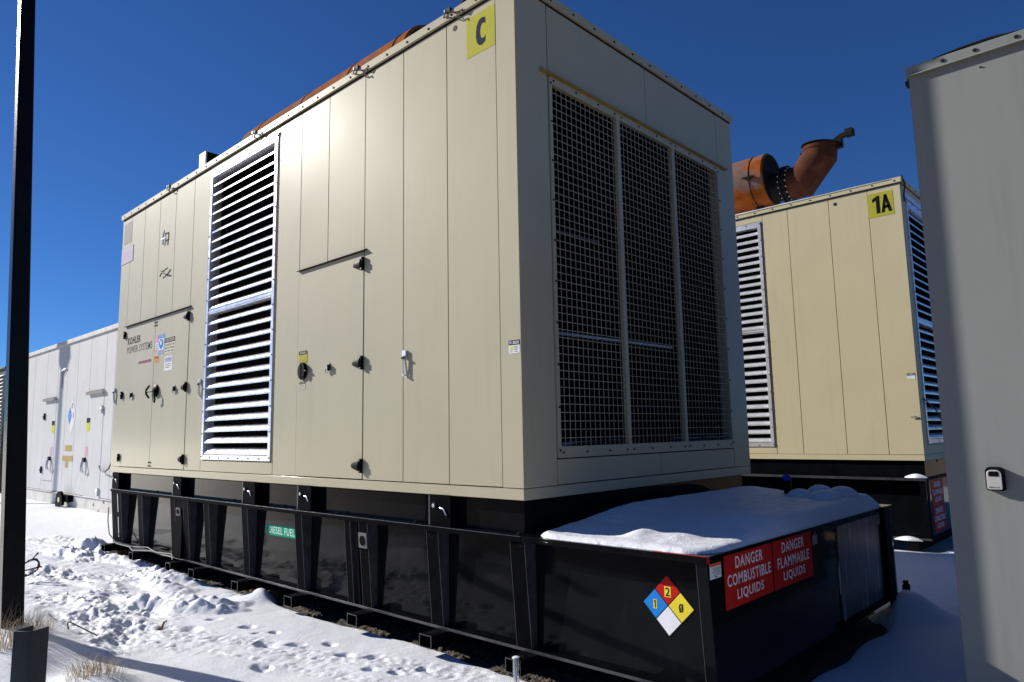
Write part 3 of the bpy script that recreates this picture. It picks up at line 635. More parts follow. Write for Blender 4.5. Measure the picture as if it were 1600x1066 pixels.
# ================================================================== FUEL TANK
tank = thing("fuel_tank", "long black ribbed steel fuel tank carrying the C enclosure, with red danger signs", "fuel tank", (0, 0, -1.05))
PY = .08; TX0, TX1 = -7.38, 1.24; TY1 = 2.85
b = MB(); b.box(TX0+.03, TX1-.002, PY, 3.02, -.905, -.2455, BLACK); b.build("tank_body", tank, .002)
b = MB(); b.box(TX0, -.008, -.03, .62, -.245, -.209, BLACK); b.box(-.004, TX1+.002, -.03, 3.04, -.245, -.2095, BLACK)
b.box(TX0, -.008, 2.6, 3.04, -.245, -.209, BLACK); b.box(TX0, -.008, -.034, -.0305, -.245, -.2155, BLACKM); b.box(TX0, -.008, -.0345, -.0305, -.2145, -.2105, EDGE)
b.box(-.004, TX1, -.034, -.0305, -.242, -.226, BLACK)
x = -7.2
while x < .9: b.cyl((x, .01, -.209), (x, .01, -.197), .012, BOLT, 6); x += 1.02
b.box(.93, TX1-.005, -.028, -.012, -.2094, -.2086, RED); b.box(TX1+.0021, TX1+.0032, -.028, .0, -.243, -.2095, RED)
b.build("top_flange", tank, .003)
b = MB(); b.box(TX0+.02, TX1-.02, .028, PY, -.905, -.885, BLACKM); b.box(TX0+.02, TX1-.02, .0265, .028, -.905, -.887, EDGE); b.build("bottom_ledge", tank, .002)
def rib(a0, a1, double=False):
    s = MB(); yt, yb = -.022, .030
    side = [(yt, -.2465), (yb, -.904), (PY, -.904), (PY, -.2465)]
    s.prism([(a0+.003, y, z) for y, z in side], (a1-a0-.006, 0, 0), BLACKM)
    for e in (a0, a1-.003): s.prism([(e, y-.0015, z) for y, z in side], (.003, 0, 0), EDGE)
    # small weld slots on the flank
    s.box(a1, a1+.0015, PY-.03, PY-.024, -.80, -.60, EDGE)
    return s.build("rib", tank)
for a0, a1 in ((-7.375, -7.02), (-6.44, -6.29), (-5.43, -5.30), (-5.08, -4.95), (-4.55, -4.43), (-3.70, -3.58), (-2.71, -2.59), (-1.94, -1.86), (-1.74, -1.625), (-.92, -.795), (-.11, .015)):
    rib(a0, a1)
b = MB(); b.prism([(1.18, -.02, -.2466), (1.18, .03, -.904), (1.18, PY, -.904), (1.18, PY, -.2466)], (.06, 0, 0), BLACK)
b.prism([(1.177, -.0215, -.2466), (1.177, .0285, -.904), (1.177, PY, -.904), (1.177, PY, -.2466)], (.003, 0, 0), EDGE); b.build("corner_rib", tank)
b = MB(); b.prism([(-1.738, -.0185, -.325), (-1.632, -.0185, -.325), (-1.632, -.0105, -.44), (-1.738, -.0105, -.44)], (0, -.0085, 0), PLATE)
ring = [(-1.685+.038*math.cos(t), -.0245+.003, -.382+.040*math.sin(t)) for t in [2*math.pi*j/20 for j in range(20)]]; b.prism(ring, (0, -.004, 0), INNER)
b.prism([(-1.80, -.02, -.2466), (-1.80, .03, -.904), (-1.80, PY, -.904), (-1.80, PY, -.2466)], (.03, 0, 0), BLACKM); b.build("hole_plate", tank)
b = MB(); b.prism([(-5.25, -.0175, -.335), (-5.14, -.0175, -.335), (-5.14, -.012, -.42), (-5.25, -.012, -.42)], (0, -.01, 0), PLATE)
ring = [(-5.195+.03*math.cos(t), -.0265, -.375+.028*math.sin(t)) for t in [2*math.pi*j/16 for j in range(16)]]; b.prism(ring, (0, -.003, 0), INNER)
b.box(-5.28, -5.11, -.012, PY, -.88, -.2466, BLACKM); b.build("hole_plate", tank)
# white slots seen through the end rib
b = MB(); b.prism([(-7.14, -.0245, -.27), (-7.12, -.0245, -.27), (-7.12, -.006, -.50), (-7.14, -.006, -.50)], (0, -.002, 0), WHT)
b.prism([(-7.14, -.002, -.56), (-7.12, -.002, -.56), (-7.12, .019, -.82), (-7.14, .019, -.82)], (0, -.002, 0), WHT); b.build("gap_strip", tank)
# cross tubes
for x in (-7.30, -6.31, -5.20, -4.60, -3.63, -2.66, -1.72, -.865, -.06, .78):
    s = MB(); t = .006; x0, x1 = x, x+.125; z0, z1 = -.99, -.9055
    for q in ((x0, x0+t, z0, z1), (x1-t, x1, z0, z1), (x0+t, x1-t, z0, z0+t), (x0+t, x1-t, z1-t, z1)):
        s.box(q[0], q[1], -.13, 3.1, q[2], q[3], BLACKM); s.box(q[0], q[1], -.1315, -.13, q[2], q[3], EDGE)
    s.cyl((x+.06, -.07, z1), (x+.06, -.07, z1+.0015), .03, INNER, 14)
    s.build("support_tube", tank)
# end face
EX = ('x', 1.24)
b = MB(); b.box(1.2385, 1.275, 2.72, 2.86, -.905, -.205, BLACKM); b.build("end_post", tank, .003); b = MB(); b.box(1.2385, 1.262, 1.70, 2.718, -.905, -.870, BLACKM); b.build("end_ledge", tank, .003); b = MB()
b.box(1.2385, 1.31, 2.80, 2.93, -1.0, -.9055, BLACKM)
b.build("end_foot", tank, .003)
b = MB(); b.box(1.2385, 1.246, 1.765, 2.70, -.868, -.247, STREAK); b.build("iced_end_panel", tank)
for (a0, a1, words) in ((.150, .726, ("DANGER", "COMBUSTIBLE", "LIQUIDS")), (.742, 1.318, ("DANGER", "FLAMMABLE", "LIQUIDS"))):
    b = MB(); b.plate(EX, (a0, a1, -.497, -.2285), RED, .003, .002); c = (a0+a1)/2
    wd = {"DANGER": .165, "COMBUSTIBLE": .262, "FLAMMABLE": .235, "LIQUIDS": .160}
    for i, t in enumerate(words): b.text(t, EX, (c-wd[t], c+wd[t], -.305-.083*i, -.245-.083*i), WHT, .0036, .016)
    b.build("danger_sign", tank, label="red sign reading DANGER "+words[1]+" LIQUIDS")
b = MB(); b.plate(EX, (.0, .115, -.322, -.2475), WHT, .003, .002); b.plate(EX, (.0, .115, -.262, -.2475), REDO, .0038)
for i in range(7): b.plate(EX, (.02+.01*(i % 3), .105, -.271-.006*i, -.2695-.006*i), GRYT, .0038)
b.plate(EX, (.05, .07, -.318, -.312), BLK, .0038); b.build("white_label", tank)
for (a0, a1, z0, z1) in ((1.335, 1.40, -.315, -.258), (2.44, 2.53, -.315, -.25), (2.585, 2.685, -.325, -.25)):
    b = MB(); b.plate(EX, (a0, a1, z0, z1), LGRY, .0085, .004); b.plate(EX, (a0+.015, a1-.015, z1+.001, z1+.018), GRYT, .0085, .004); b.build("hanging_tag", tank)
b = MB(); b.cyl((.635, 2.467, -.21), (.635, 2.467, .0), .028, BLACKM, 18); b.lathe((.635, 2.467, .0), (0, 0, 1), [(0, .03), (.02, .034), (.035, .03), (.05, .006)], BCAP, 18); b.build("fill_pipe", tank)
# hazard diamond & diesel sign on the side
def rot(c, s, x, z): return (c[0]+x, 0, c[1]+z)
b = MB(); cx, cz, hw, hz = .947, -.50, .158, .160; yy_ = PY-.0035
b.prism([(cx, PY-.003, cz+hz), (cx-hw, PY-.003, cz), (cx, PY-.003, cz-hz), (cx+hw, PY-.003, cz)], (0, .002, 0), BLK)
def dia(dx, dz, m, s=.465, y=yy_):
    b.prism([(cx+dx, y, cz+dz+hz*s), (cx+dx-hw*s, y, cz+dz), (cx+dx, y, cz+dz-hz*s), (cx+dx+hw*s, y, cz+dz)], (0, .0004, 0), m)
dia(0, hz*.49, RED); dia(-hw*.49, 0, BLU); dia(hw*.49, 0, YEL2); dia(0, -hz*.49, WHT)
FP_ = ('y', PY)
b.plate(FP_, (cx-.018, cx+.020, cz+hz*.42-.024, cz+hz*.42+.030), YEL2, .0042, .0004); b.text("2", FP_, (cx-.013, cx+.015, cz+hz*.42-.019, cz+hz*.42+.025), BLK, .0048, .012)
b.plate(FP_, (cx-hw*.49-.012, cx-hw*.49+.010, cz-.026, cz+.022), YEL2, .0042, .0004); b.prism([(cx-hw*.49-.009+dx_, PY-.0048, cz-.021+dz_) for dx_, dz_ in ((.006, 0), (.011, 0), (.011, .040), (.007, .040), (.0, .033), (.0, .028), (.006, .031))], (0, -.0004, 0), BLK)
b.text("0", FP_, (cx+hw*.49-.013, cx+hw*.49+.013, cz-.024, cz+.02), BLK, .0046, .01); b.prism([(cx+hw*.49-.012, PY-.0046, cz-.024), (cx+hw*.49-.008, PY-.0046, cz-.024), (cx+hw*.49+.013, PY-.0046, cz+.02), (cx+hw*.49+.009, PY-.0046, cz+.02)], (0, -.0004, 0), BLK)
b.build("hazard_diamond", tank)
b = MB(); b.plate(FP_, (-3.39, -2.85, -.483, -.388), GRN, .002); b.text("DIESEL FUEL", FP_, (-3.335, -2.87, -.467, -.403), WHT, .0026, .004); b.build("fuel_sign", tank)
b = MB()
b.tube([(-7.37, -.045, -.45), (-7.36, -.05, -.62), (-7.25, -.06, -.78), (-7.0, -.05, -.88), (-6.6, -.03, -.885), (-6.3, -.10, -.89), (-5.9, -.02, -.87), (-5.6, -.03, -.88), (-5.2, -.0, -.88)], .007, HOSE, 8)
b.tube([(-6.5, -.02, -.875), (-6.1, .0, -.85), (-5.7, -.05, -.86), (-5.35, -.01, -.85), (-5.2, -.06, -.89)], .006, HOSE, 8)
b.build("heater_cable", tank)

# timber blocks carrying the tubes
for x in (-7.28, -5.18, -3.60, -1.70, -.04, .80):
    for y in ((.04 if x in (-3.60, -7.28) else .48), 1.5, 2.6):
        b = MB(); b.box(x-.02, x+.30 if x > -7 else x+.16, y, y+.14, -1.11, -.9915, WOOD)
        lab = {(-3.60): "brown timber block under the tank tube beside a snow heap", (-7.28): "short timber block under the far left tube of the black tank"}.get(x) if y < .3 else None
        if y < .6 or x in (-7.28,):
            solo(b, "timber_block", lab or "timber block in shadow under the black tank, %s from the near corner" % {-5.18:"fourth",-3.60:"behind the brown one",-1.70:"third",-.04:"second",.80:"nearest"}.get(x,"last%s" % (" but one" if y > 2 else "")), "timber block", (x, y, -1.11), "timber blocks under the fuel tank", bevel=.004)
# icicle
b = MB(); b.tube([(.035, -.140, -.895), (.045, -.146, -.93), (.040, -.143, -.97), (.05, -.145, -1.02), (.047, -.143, -1.08)], [.014, .018, .014, .013, .008], ICE, 8)
b.tube([(.02, -.137, -.90), (.024, -.141, -.96), (.03, -.142, -1.06)], [.008, .010, .006], ICE, 6); b.lathe((.0, -.10, -.906), (0, 0, 1), [(0, .024), (.005, .022), (.010, .010)], SNOW, 12)
solo(b, "icicle", "thin icicle hanging from the nearest square tube under the black tank", "icicle", (0, -.13, -1.08))

# snow on the tank
nx, ny = 130, 280
xx, yy = np.meshgrid(np.linspace(.035, 1.239, nx), np.linspace(-.012, 2.80, ny))
rag = .022*fbm(xx*6+yy*5, yy*6-xx*4, 66, 3)
ed = np.minimum.reduce([(xx-.035), (1.239-xx), (yy+.012)-rag, (2.80-yy)])
corner = np.hypot(np.clip(.22-xx, 0, 9), np.clip(.18-yy, 0, 9)); ed = np.minimum(ed, np.clip(.185-corner, 0, 9)) 
ed2 = np.hypot(np.clip(xx-1.0, 0, 9), np.clip(.22-yy, 0, 9)); ed = np.minimum(ed, np.clip(.235-ed2+.0, 0, 9))
thick = .026+.074*sstep(.30, 1.05, yy+.10*(fbm(xx*3, yy*3, 44, 2)-.5))+.030*sstep(.55, .20, xx)*sstep(.12, .40, yy)
hgt = thick*(1-(1-np.clip(ed/(.035+thick*.8), 0, 1))**2.2)
front = sstep(.75, .05, yy)
hgt = hgt+sstep(0, .1, ed)*(.016*(fbm(xx*2.5, yy*2.5, 6, 3)-.5)*2+.004*(fbm(xx*22, yy*22, 7, 3)-.5)*front)
hgt = hgt+(.042*np.exp(-(((xx-.70)/.10)**2+((yy-.25)/.13)**2))+.022*np.exp(-(((xx-.90)/.10)**2+((yy-.30)/.12)**2))+.016*np.exp(-(((xx-.55)/.1)**2+((yy-.45)/.12)**2)))*sstep(0, .08, ed)
hgt = hgt+(.005*(fbm(xx*9, yy*9, 8, 3)-.5)+.0035*(fbm(xx*45, yy*45, 9, 2)-.5))*sstep(0, .05, ed)
for (mx, my, mr, mh) in ((.80, 2.30, .10, .075), (.86, 2.56, .11, .09), (1.02, 2.22, .12, .08), (1.05, 2.50, .12, .09)):
    q = np.clip(1-(np.hypot(xx-mx, yy-my)/mr)**2, 0, 1); hgt = np.where(q > 0, np.maximum(hgt, .085+mh*np.sqrt(q)), hgt)
hgt = hgt+.006*sstep(.05, .0, ed)*0
zz = -.2085+np.where(ed <= 0, -.012, hgt)
grid_mesh("snow_cover", xx, yy, zz, SNOW, kind="stuff", label="thick snow blanket on top of the black tank", category="snow")
b = MB(); b.box(1.27, 1.31, 3.03, 3.10, -1.0, -.83, BLACKM); b.cyl((1.29, 3.06, -.83), (1.29, 3.06, -.80), .02, BLACKM, 10); b.box(1.262, 1.32, 3.02, 3.11, -.93, -.90, BLACKM)
solo(b, "pipe_fitting", "small black fitting poking out of the snow behind the tank corner", "pipe fitting", (1.29, 3.06, -1.0))

# ================================================================== GENERATOR 1A
g2 = thing("generator_enclosure", "yellowish tan generator enclosure marked 1A, with rusty exhaust on its snowy roof", "generator", (0, 6.3, 0), "generator enclosures in the yard")
Y2, X2, D2 = 6.3, .73, 3.18
b = MB(); b.box(-6.4, X2-.12, Y2+.17, Y2+D2-.1, .035, 3.44, INNER); b.box(-6.5, X2-.002, Y2+.002, Y2+D2-.002, 0, .03, GAP_SHADE); b.box(-6.5, X2-.001, Y2+.02, Y2+D2, 3.44, 3.5, GAP_SHADE)
b.box(-1.05, X2-.2, Y2+.1015, Y2+.168, .04, 3.43, GAP_SHADE); b.box(-6.4, -2.7, Y2+.1015, Y2+.168, .04, 3.43, GAP_SHADE); b.build("inner_frame", g2)
F2 = ('y', Y2)
b = MB(); b.box(-6.5, X2, Y2, Y2+.1, .001, .07, TAN2); b.box(X2-.1, X2, Y2+.1, Y2+D2, .001, .07, TAN2); b.box(-6.5, X2-.1, Y2+D2-.1, Y2+D2, .001, 3.465, TAN2); b.box(-6.5, -6.4, Y2+.1, Y2+D2-.1, .001, 3.465, TAN2); b.build("base_rail", g2, .003)
for a0, a1 in ((-1.06, -.70), (-.70, -.145), (-.145, .345)): panel(g2, F2, a0, a1, .07, 3.465, TAN2)
b = MB(); b.prism([(.3485, Y2, .0735), (X2, Y2, .0735), (X2, Y2+.18, .0735), (X2-.1, Y2+.18, .0735), (X2-.1, Y2+.1, .0735), (.3485, Y2+.1, .0735)], (0, 0, 3.39), TAN2); b.build("corner_post", g2, .003)
b = MB(); b.box(-2.65, -1.063, Y2, Y2+.1, .0735, .16, TAN2); b.box(-2.65, -1.063, Y2, Y2+.1, 3.36, 3.465, TAN2); b.box(-1.085, -1.063, Y2, Y2+.1, .16, 3.36, TAN2); b.build("louver_surround", g2, .002)
louver(g2, 'y', Y2, -2.62, -1.09, .17, 3.35, 1.78, 14, 13)
panel(g2, F2, -6.5, -2.65, .07, 3.465, TAN2)
b = MB(); b.box(X2-.1, X2, Y2+.1835, Y2+2.0, .0735, .19, TAN2); b.box(X2-.1, X2, Y2+.1835, Y2+2.0, 3.28, 3.465, TAN2); b.box(X2-.1, X2, Y2+2.0, Y2+D2-.1, .0735, 3.465, TAN2); b.build("end_wall", g2, .003)
louver(g2, 'x', X2, Y2+.19, Y2+1.98, .20, 3.27, 1.72, 14, 13)
b = MB(); b.box(X2+.001, X2+.02, Y2+.16, Y2+2.0, 3.285, 3.30, ALU); b.box(X2+.001, X2+.012, Y2+.16, Y2+2.0, 3.30, 3.36, ALU); b.build("flashing", g2)
roof_trim(g2, -6.5, X2, Y2, Y2+D2, H-.02, TAN2)
b = MB(); b.plate(F2, (.343, .64, 3.07, 3.385), YEL, .002)
b.prism([(.395, Y2-.0026, 3.31), (.455, Y2-.0026, 3.345), (.483, Y2-.0026, 3.345), (.483, Y2-.0026, 3.115), (.438, Y2-.0026, 3.115), (.438, Y2-.0026, 3.285), (.395, Y2-.0026, 3.265)][::-1], (0, -.0004, 0), BLK)
def quad(*p): b.prism([(x, Y2-.0026, z) for x, z in p], (0, -.0004, 0), BLK)
quad((.495, 3.115), (.535, 3.115), (.566, 3.345), (.536, 3.345)); quad((.536, 3.345), (.566, 3.345), (.622, 3.115), (.580, 3.115)); quad((.525, 3.165), (.592, 3.165), (.583, 3.205), (.532, 3.205)); b.build("number_sign", g2)
b = MB(); b.plate(F2, (.615, .705, .985, 1.053), WHT, .002); b.plate(F2, (.615, .705, 1.028, 1.055), BLK, .0027); b.text("91801", F2, (.62, .70, 1.031, 1.051), WHT, .0034); b.build("number_sticker", g2)
b = MB(); b.cyl((-.06, Y2-.003, 3.36), (-.06, Y2+.01, 3.36), .022, BOLT, 16); b.build("vent_hole", g2)
b = MB(); b.tube([(.60, Y2-.01, .56), (.66, Y2-.02, .54), (.62, Y2-.02, .525), (.69, Y2-.01, .51)], .005, GALV, 6); b.build("wire_hook", g2)
b = MB(); b.tube([(X2+.01, Y2+.06, 3.56), (X2+.04, Y2+.08, 3.45), (X2+.02, Y2+.06, 3.3), (X2+.02, Y2+.07, 3.22)], .010, CABLEM, 8)
b.build("loose_cable", g2); b = MB(); b.tube([(X2+.02, Y2+.08, .75), (X2+.05, Y2+.5, .62), (X2+.05, Y2+.85, .42), (X2+.04, Y2+.9, -.05)], .008, CABLEM, 8); b.build("loose_cable", g2)
exhaust(g2, -4.6, -1.52, 7.9, 4.50, .44, .255, roof=3.52)
b = MB(); b.box(-6.4, X2-.02, Y2+.04, Y2+D2-.1, -.20, -.001, BLACK); b.build("skid_beam", g2, .003)
t2 = thing("fuel_tank", "black fuel tank under the 1A enclosure, half hidden behind the nearer tank", "fuel tank", (0, 6.3, -1.05))
b = MB(); b.box(-6.5, X2-.02, Y2+.08, Y2+D2, -.9, -.236, BLACK); b.build("tank_body", t2, .002)
b = MB(); b.box(-6.52, X2+.005, Y2-.05, Y2+D2+.02, -.235, -.2015, BLACKM); b.box(-6.52, X2+.005, Y2-.053, Y2-.05, -.235, -.203, EDGE); b.build("top_flange", t2, .003)
b = MB(); b.box(-6.5, X2, Y2-.02, Y2+.08, -.93, -.9, BLACKM); b.box(-6.5, X2, Y2-.022, Y2-.02, -.93, -.905, EDGE); b.box(X2-.02, X2+.003, Y2+.08, Y2+D2, -.93, -.905, BLACKM); b.build("bottom_ledge", t2)
for x in (-5.5, -4.5, -3.6, -2.7, -1.8, -.95, .655):
    b = MB(); side = [(Y2-.045, -.2355), (Y2-.018, -.899), (Y2+.08, -.899), (Y2+.08, -.2355)]; b.prism([(x, y, z) for y, z in side], (.07, 0, 0), BLACK); b.build("rib", t2)
for x in (-5.5, -3.6, -1.8, .5):
    b = MB(); b.box(x, x+.125, Y2-.12, Y2+D2, -1.04, -.931, BLACKM); b.box(x+.01, x+.115, Y2-.122, Y2-.12, -1.03, -.94, INNER); b.build("support_tube", t2)
E2 = ('x', X2-.02)
b = MB(); b.box(X2-.02, X2+.001, Y2-.0, Y2+.08, -.899, -.2355, BLACKM); b.build("end_post", t2)
for z1, words in ((-.25, ("DANGER", "FLAMMABLE", "LIQUIDS")), (-.565, ("DANGER", "COMBUSTIBLE", "LIQUIDS"))):
    b = MB(); a0, a1 = Y2+.24, Y2+.80; b.plate(E2, (a0, a1, z1-.30, z1), RED, .004, .003); c = (a0+a1)/2
    wd = {"DANGER": .165, "COMBUSTIBLE": .255, "FLAMMABLE": .23, "LIQUIDS": .155}
    for i, t in enumerate(words): b.text(t, E2, (c-wd[t], c+wd[t], z1-.085-.092*i, z1-.02-.092*i), WHT, .0046, .016)
    b.build("danger_sign", t2, label="red sign reading DANGER "+words[1]+" LIQUIDS")
# roof snow on 1A
xx, yy = np.meshgrid(np.linspace(-6.48, .64, 240), np.linspace(Y2-.03, Y2+3.1, 50)); ed = np.minimum.reduce([xx+6.48, .64-xx, yy-Y2+.03, Y2+3.1-yy])
zz = 3.520+.075*(1-(1-np.clip(ed/.25, 0, 1))**2)*(.35+1.1*fbm(xx*1.3, yy*1.3, 3, 3)); zz = np.where(ed < .001, 3.515, zz)
grid_mesh("snow_cover", xx, yy, zz, SNOW, kind="stuff", label="thin snow along the roof edge of the 1A enclosure", category="snow")
for (mx, my, mz, r, lab) in ((.62, Y2+.0, -.20, .12, "small snow lump on the black tank flange by the 1A enclosure corner"), (.50, Y2-.08, -.93, .15, "small snow lump on the foot of the tank below the 1A enclosure")):
    b = MB(); n = 16; vs = []; fs = []
    for i, (t, rr) in enumerate(((0, 1), (.25, .93), (.6, .65), (.85, .3), (.95, .05))):
        vs += [(mx+r*rr*math.cos(2*math.pi*j/n)*(1+.15*math.sin(3*j)), my+.06*rr*math.sin(2*math.pi*j/n), mz+t*.05) for j in range(n)]
    fs = [(i*n+j, i*n+(j+1) % n, (i+1)*n+(j+1) % n, (i+1)*n+j) for i in range(4) for j in range(n)]+[tuple(4*n+j for j in range(n)), tuple(range(n-1, -1, -1))]
    b.add(vs, fs, SNOW); solo(b, "snow_lump", lab, "snow", (mx, my, mz))

# ================================================================== GREY ENCLOSURE (right foreground)
g3 = thing("steel_enclosure", "plain grey steel enclosure at the right edge, nearest the camera", "enclosure", (2.134, .82, -1.05))
GX, GY = 2.134, .82
b = MB(); b.box(GX, 6.6, GY, 4.0, -1.04, 2.30, GREY); b.build("wall", g3, .004)
b = MB(); z0, z1 = 2.286, 2.345
b.box(GX-.006, 6.62, GY-.014, GY-.001, z0, z1, GREY); b.box(GX-.012, GX-.001, GY-.001, 4.01, z0, z1, GREY); b.box(GX-.001, 6.61, GY-.001, 4.01, 2.3005, z1-.002, GREY)
b.prism([(GX, GY-.014, z0), (GX, GY-.03, z0-.002), (GX, GY-.03, z0+.004), (GX, GY-.014, z0+.008)], (4.4, 0, 0), GREY)
b.bolt((2.30, GY-.014, 2.318), (0, -1, 0), .010); b.bolt((2.445, GY-.014, 2.318), (0, -1, 0), .010); b.bolt((2.62, GY-.014, 2.318), (0, -1, 0), .010); b.bolt((2.46, GY-.001, 2.225), (0, -1, 0), .005)
b.box(GX-.018, GX-.0, GY+.0, GY+.05, 2.25, 2.275, BOLT); b.build("roof_trim", g3, .002)
b = MB(); b.tube([(2.20, GY+.03, 2.345), (2.26, GY+.04, 2.365), (2.36, GY+.05, 2.38), (2.50, GY+.05, 2.385), (2.62, GY+.04, 2.365), (2.70, GY+.04, 2.35)], .009, SOOT_SHADE, 8); b.build("roof_cable", g3)
lb = thing("key_lock_box", "small grey key lock box mounted on the grey enclosure wall", "lock box", (2.345, GY, .158))
b = MB()
def rrect(x0, x1, z0, z1, r, y, n=5, rtop=None):
    out = []
    for (cx_, cz_, a, rr) in ((x1, z0, -90, r), (x1, z1, 0, rtop or r), (x0, z1, 90, rtop or r), (x0, z0, 180, r)):
        for i in range(n+1):
            t = R(a+90*i/n); sx = cx_-math.copysign(rr, cx_-(x0+x1)/2); sz = cz_-math.copysign(rr, cz_-(z0+z1)/2)
            out.append((sx+rr*math.cos(t), y, sz+rr*math.sin(t)))
    return out
b.prism(rrect(2.304, 2.382, .104, .216, .010, GY-.001, rtop=.022), (0, -.030, 0), HINGE); b.build("housing", lb, .003)
b = MB(); b.prism(rrect(2.311, 2.372, .110, .203, .007, GY-.0315, rtop=.022), (0, -.008, 0), LCKB); o_ = b.build("cover", lb, .0015)
b = MB(); b.prism(rrect(2.320, 2.362, .172, .196, .003, GY-.0398, rtop=.008), (0, -.0012, 0), INNER); b.build("dial_window", o_)
b = MB(); b.text("MasterLock", ('y', GY-.0395), (2.320, 2.363, .117, .124), BLK, .0006, .02); b.build("lettering", o_)

# ================================================================== WHITE ENCLOSURE (left background)
g4 = thing("steel_enclosure", "long white steel enclosure with two narrow doors behind the left end", "enclosure", (-14, 1.5, -1.05))
WY = 1.5; WX0, WX1 = -19.7, -9.3; FW = ('y', WY)
b = MB(); b.box(WX0, WX1, WY+.012, WY+3, -.735, 2.70, WHITE); b.box(WX0+.01, WX1-.01, WY+.010, WY+.0125, -.72, 2.70, LGRY); b.build("shell", g4)
xsW = [-19.7, -19.0, -18.3, -17.2, -16.25, -15.5, -14.75, -13.88, -12.9, -12.35, -11.6, -10.4, -9.3]
for i in range(len(xsW)-1):
    a0, a1 = xsW[i], xsW[i+1]; isd = (i in (3, 7))
    panel(g4, FW, a0, a1, 1.46 if isd else -.72, 2.66, WHITE, 0, .0105, g=.007)
    if isd:
        z0 = -.50 if i == 3 else -.76
        d = panel(g4, FW, a0, a1, z0, 1.40, WHITE, .003, .012, "door", g=.010); 
        if z0 > -.7: panel(g4, FW, a0, a1, -.72, z0, WHITE, 0, .0105)
        b = MB(); b.box(a0-.03, a1+.05, WY-.05, WY-.001, 1.415, 1.44, WHITE); b.box(a0-.03, a1+.05, WY-.054, WY-.05, 1.38, 1.45, LGRY); b.build("rain_hood", d)
        hx = a1-.08 if i == 7 else a0+.03
        for z in ((1.02, -.25) if i == 3 else (1.05, -.60)):
            h = MB(); h.lathe((hx, WY-.003, z), (0, -1, 0), [(0, .06), (.02, .055), (.04, .03)], GALV if i == 7 else HINGE, 10); h.box(hx+.03, hx+.06, WY-.04, WY-.003, z-.08, z+.08, BOLT if i == 3 else GALV); h.build("hinge", d)
        lx = a0+.75 if i == 3 else a0+.02
        s = MB(); s.plate(FW, (lx-.06, lx+.16, .62, .88), LIME, .006); s.plate(FW, (lx-.06, lx+.16, .80, .90), BLK, .008); s.build("sticker", d)
        s = MB(); s.plate(FW, (lx-.06, lx+.10, .10, .30), PINK, .006); s.build("sticker", d)
        h = MB(); h.box(lx-.08, lx+.02, WY-.05, WY-.003, -.02, .07, BOLT); h.tube([(lx-.06, WY-.05, .0), (lx-.10, WY-.06, -.12), (lx-.09, WY-.05, -.22)], .016, GALV, 6); h.tube([(lx+.0, WY-.05, .0), (lx+.05, WY-.08, -.14), (lx+.04, WY-.05, -.24)], .016, GALV, 6); h.build("handle", d)
b = MB(); b.box(WX0-.03, WX1+.03, WY-.035, WY-.001, 2.645, 2.735, DIRTYW); b.box(WX0-.03, WX1+.03, WY-.001, WY+3.03, 2.7005, 2.733, WHITE); b.build("roof_trim", g4, .004)
b = MB(); b.box(WX0, WX1, WY-.001, WY+3, -1.13, -.736, DIRTYW); b.box(WX0, WX1, WY-.03, WY-.002, -.735, -.722, DIRTYW); b.build("base_skirt", g4, .003)
b = MB(); hx, hz, a = -15.0, .98, .28
b.prism([(hx, WY-.004, hz+.42), (hx-a, WY-.004, hz), (hx, WY-.004, hz-.42), (hx+a, WY-.004, hz)], (0, .0035, 0), WHT)
b.prism([(hx-a*.5, WY-.006, hz+.2), (hx-a, WY-.006, hz), (hx-a*.5, WY-.006, hz-.2), (hx, WY-.006, hz)], (0, .002, 0), LBLU)
b.text("0", FW, (hx-.05, hx+.05, hz+.16, hz+.28), GRYT, .006); b.text("1", FW, (hx-a*.55, hx-a*.45, hz-.05, hz+.06), WHT, .0065); b.text("0", FW, (hx+.08, hx+.18, hz-.05, hz+.06), GRYT, .006); b.build("hazard_diamond", g4)
b = MB(); b.plate(FW, (-15.36, -14.86, .20, .33), TANL, .004); b.build("tan_label", g4)
b = MB(); b.plate(FW, (-15.52, -14.75, -.02, .10), TANL, .004); b.plate(FW, (-15.3, -15.08, -.16, -.02), TANL, .004); b.build("tan_label", g4)
b = MB(); hx = -15.0; ring = [(hx+.24*math.cos(R(t)), WY-.16, -.86+.20*math.sin(R(t))) for t in range(0, 181, 15)]+[(hx-.24, WY-.16, -1.10), (hx-.05, WY-.16, -1.10), (hx+.0, WY-.16, -.98), (hx+.24, WY-.16, -.95)]
b.prism(ring, (0, .05, 0), BLACKM); b.box(hx-.1, hx+.45, WY-.11, WY-.002, -.88, -.74, BLACKM); rg = [(hx+.07*math.cos(R(t)), WY-.163, -.84+.055*math.sin(R(t))) for t in range(0, 360, 24)]; b.prism(rg, (0, .002, 0), DIRTYW)
b.build("lifting_lug", g4)
b = MB(); b.box(-15.60, -15.32, WY-.04, WY-.002, -1.02, -.86, LGRY); b.box(-15.53, -15.39, WY-.045, WY-.04, -.99, -.89, WHT); b.build("outlet_box", g4)
b = MB(); b.tube([(-11.78, WY-.05, .42), (-11.93, WY-.06, .28), (-12.03, WY-.07, .01), (-12.2, WY-.07, -.12), (-12.4, WY-.07, -.19), (-12.7, WY-.06, -.16), (-12.84, WY-.05, -.08)], .014, CABLEM, 8); b.build("hanging_cable", g4)
b = MB()
for (x, z) in ((-13.2, -.88), (-12.9, -1.0), (-12.6, -.80)): b.prism([(x-.06, WY-.003, z), (x+.06, WY-.003, z-.02), (x+.02, WY-.003, z+.07)], (0, .0015, 0), PLATE)
for (x, z) in ((-14.5, -.45), (-14.2, -.58), (-14.35, -.35), (-14.1, -.4)): b.prism([(x-.05, WY-.002, z), (x+.04, WY-.002, z-.02), (x+.02, WY-.002, z+.05)], (0, .0015, 0), DIRTYW)
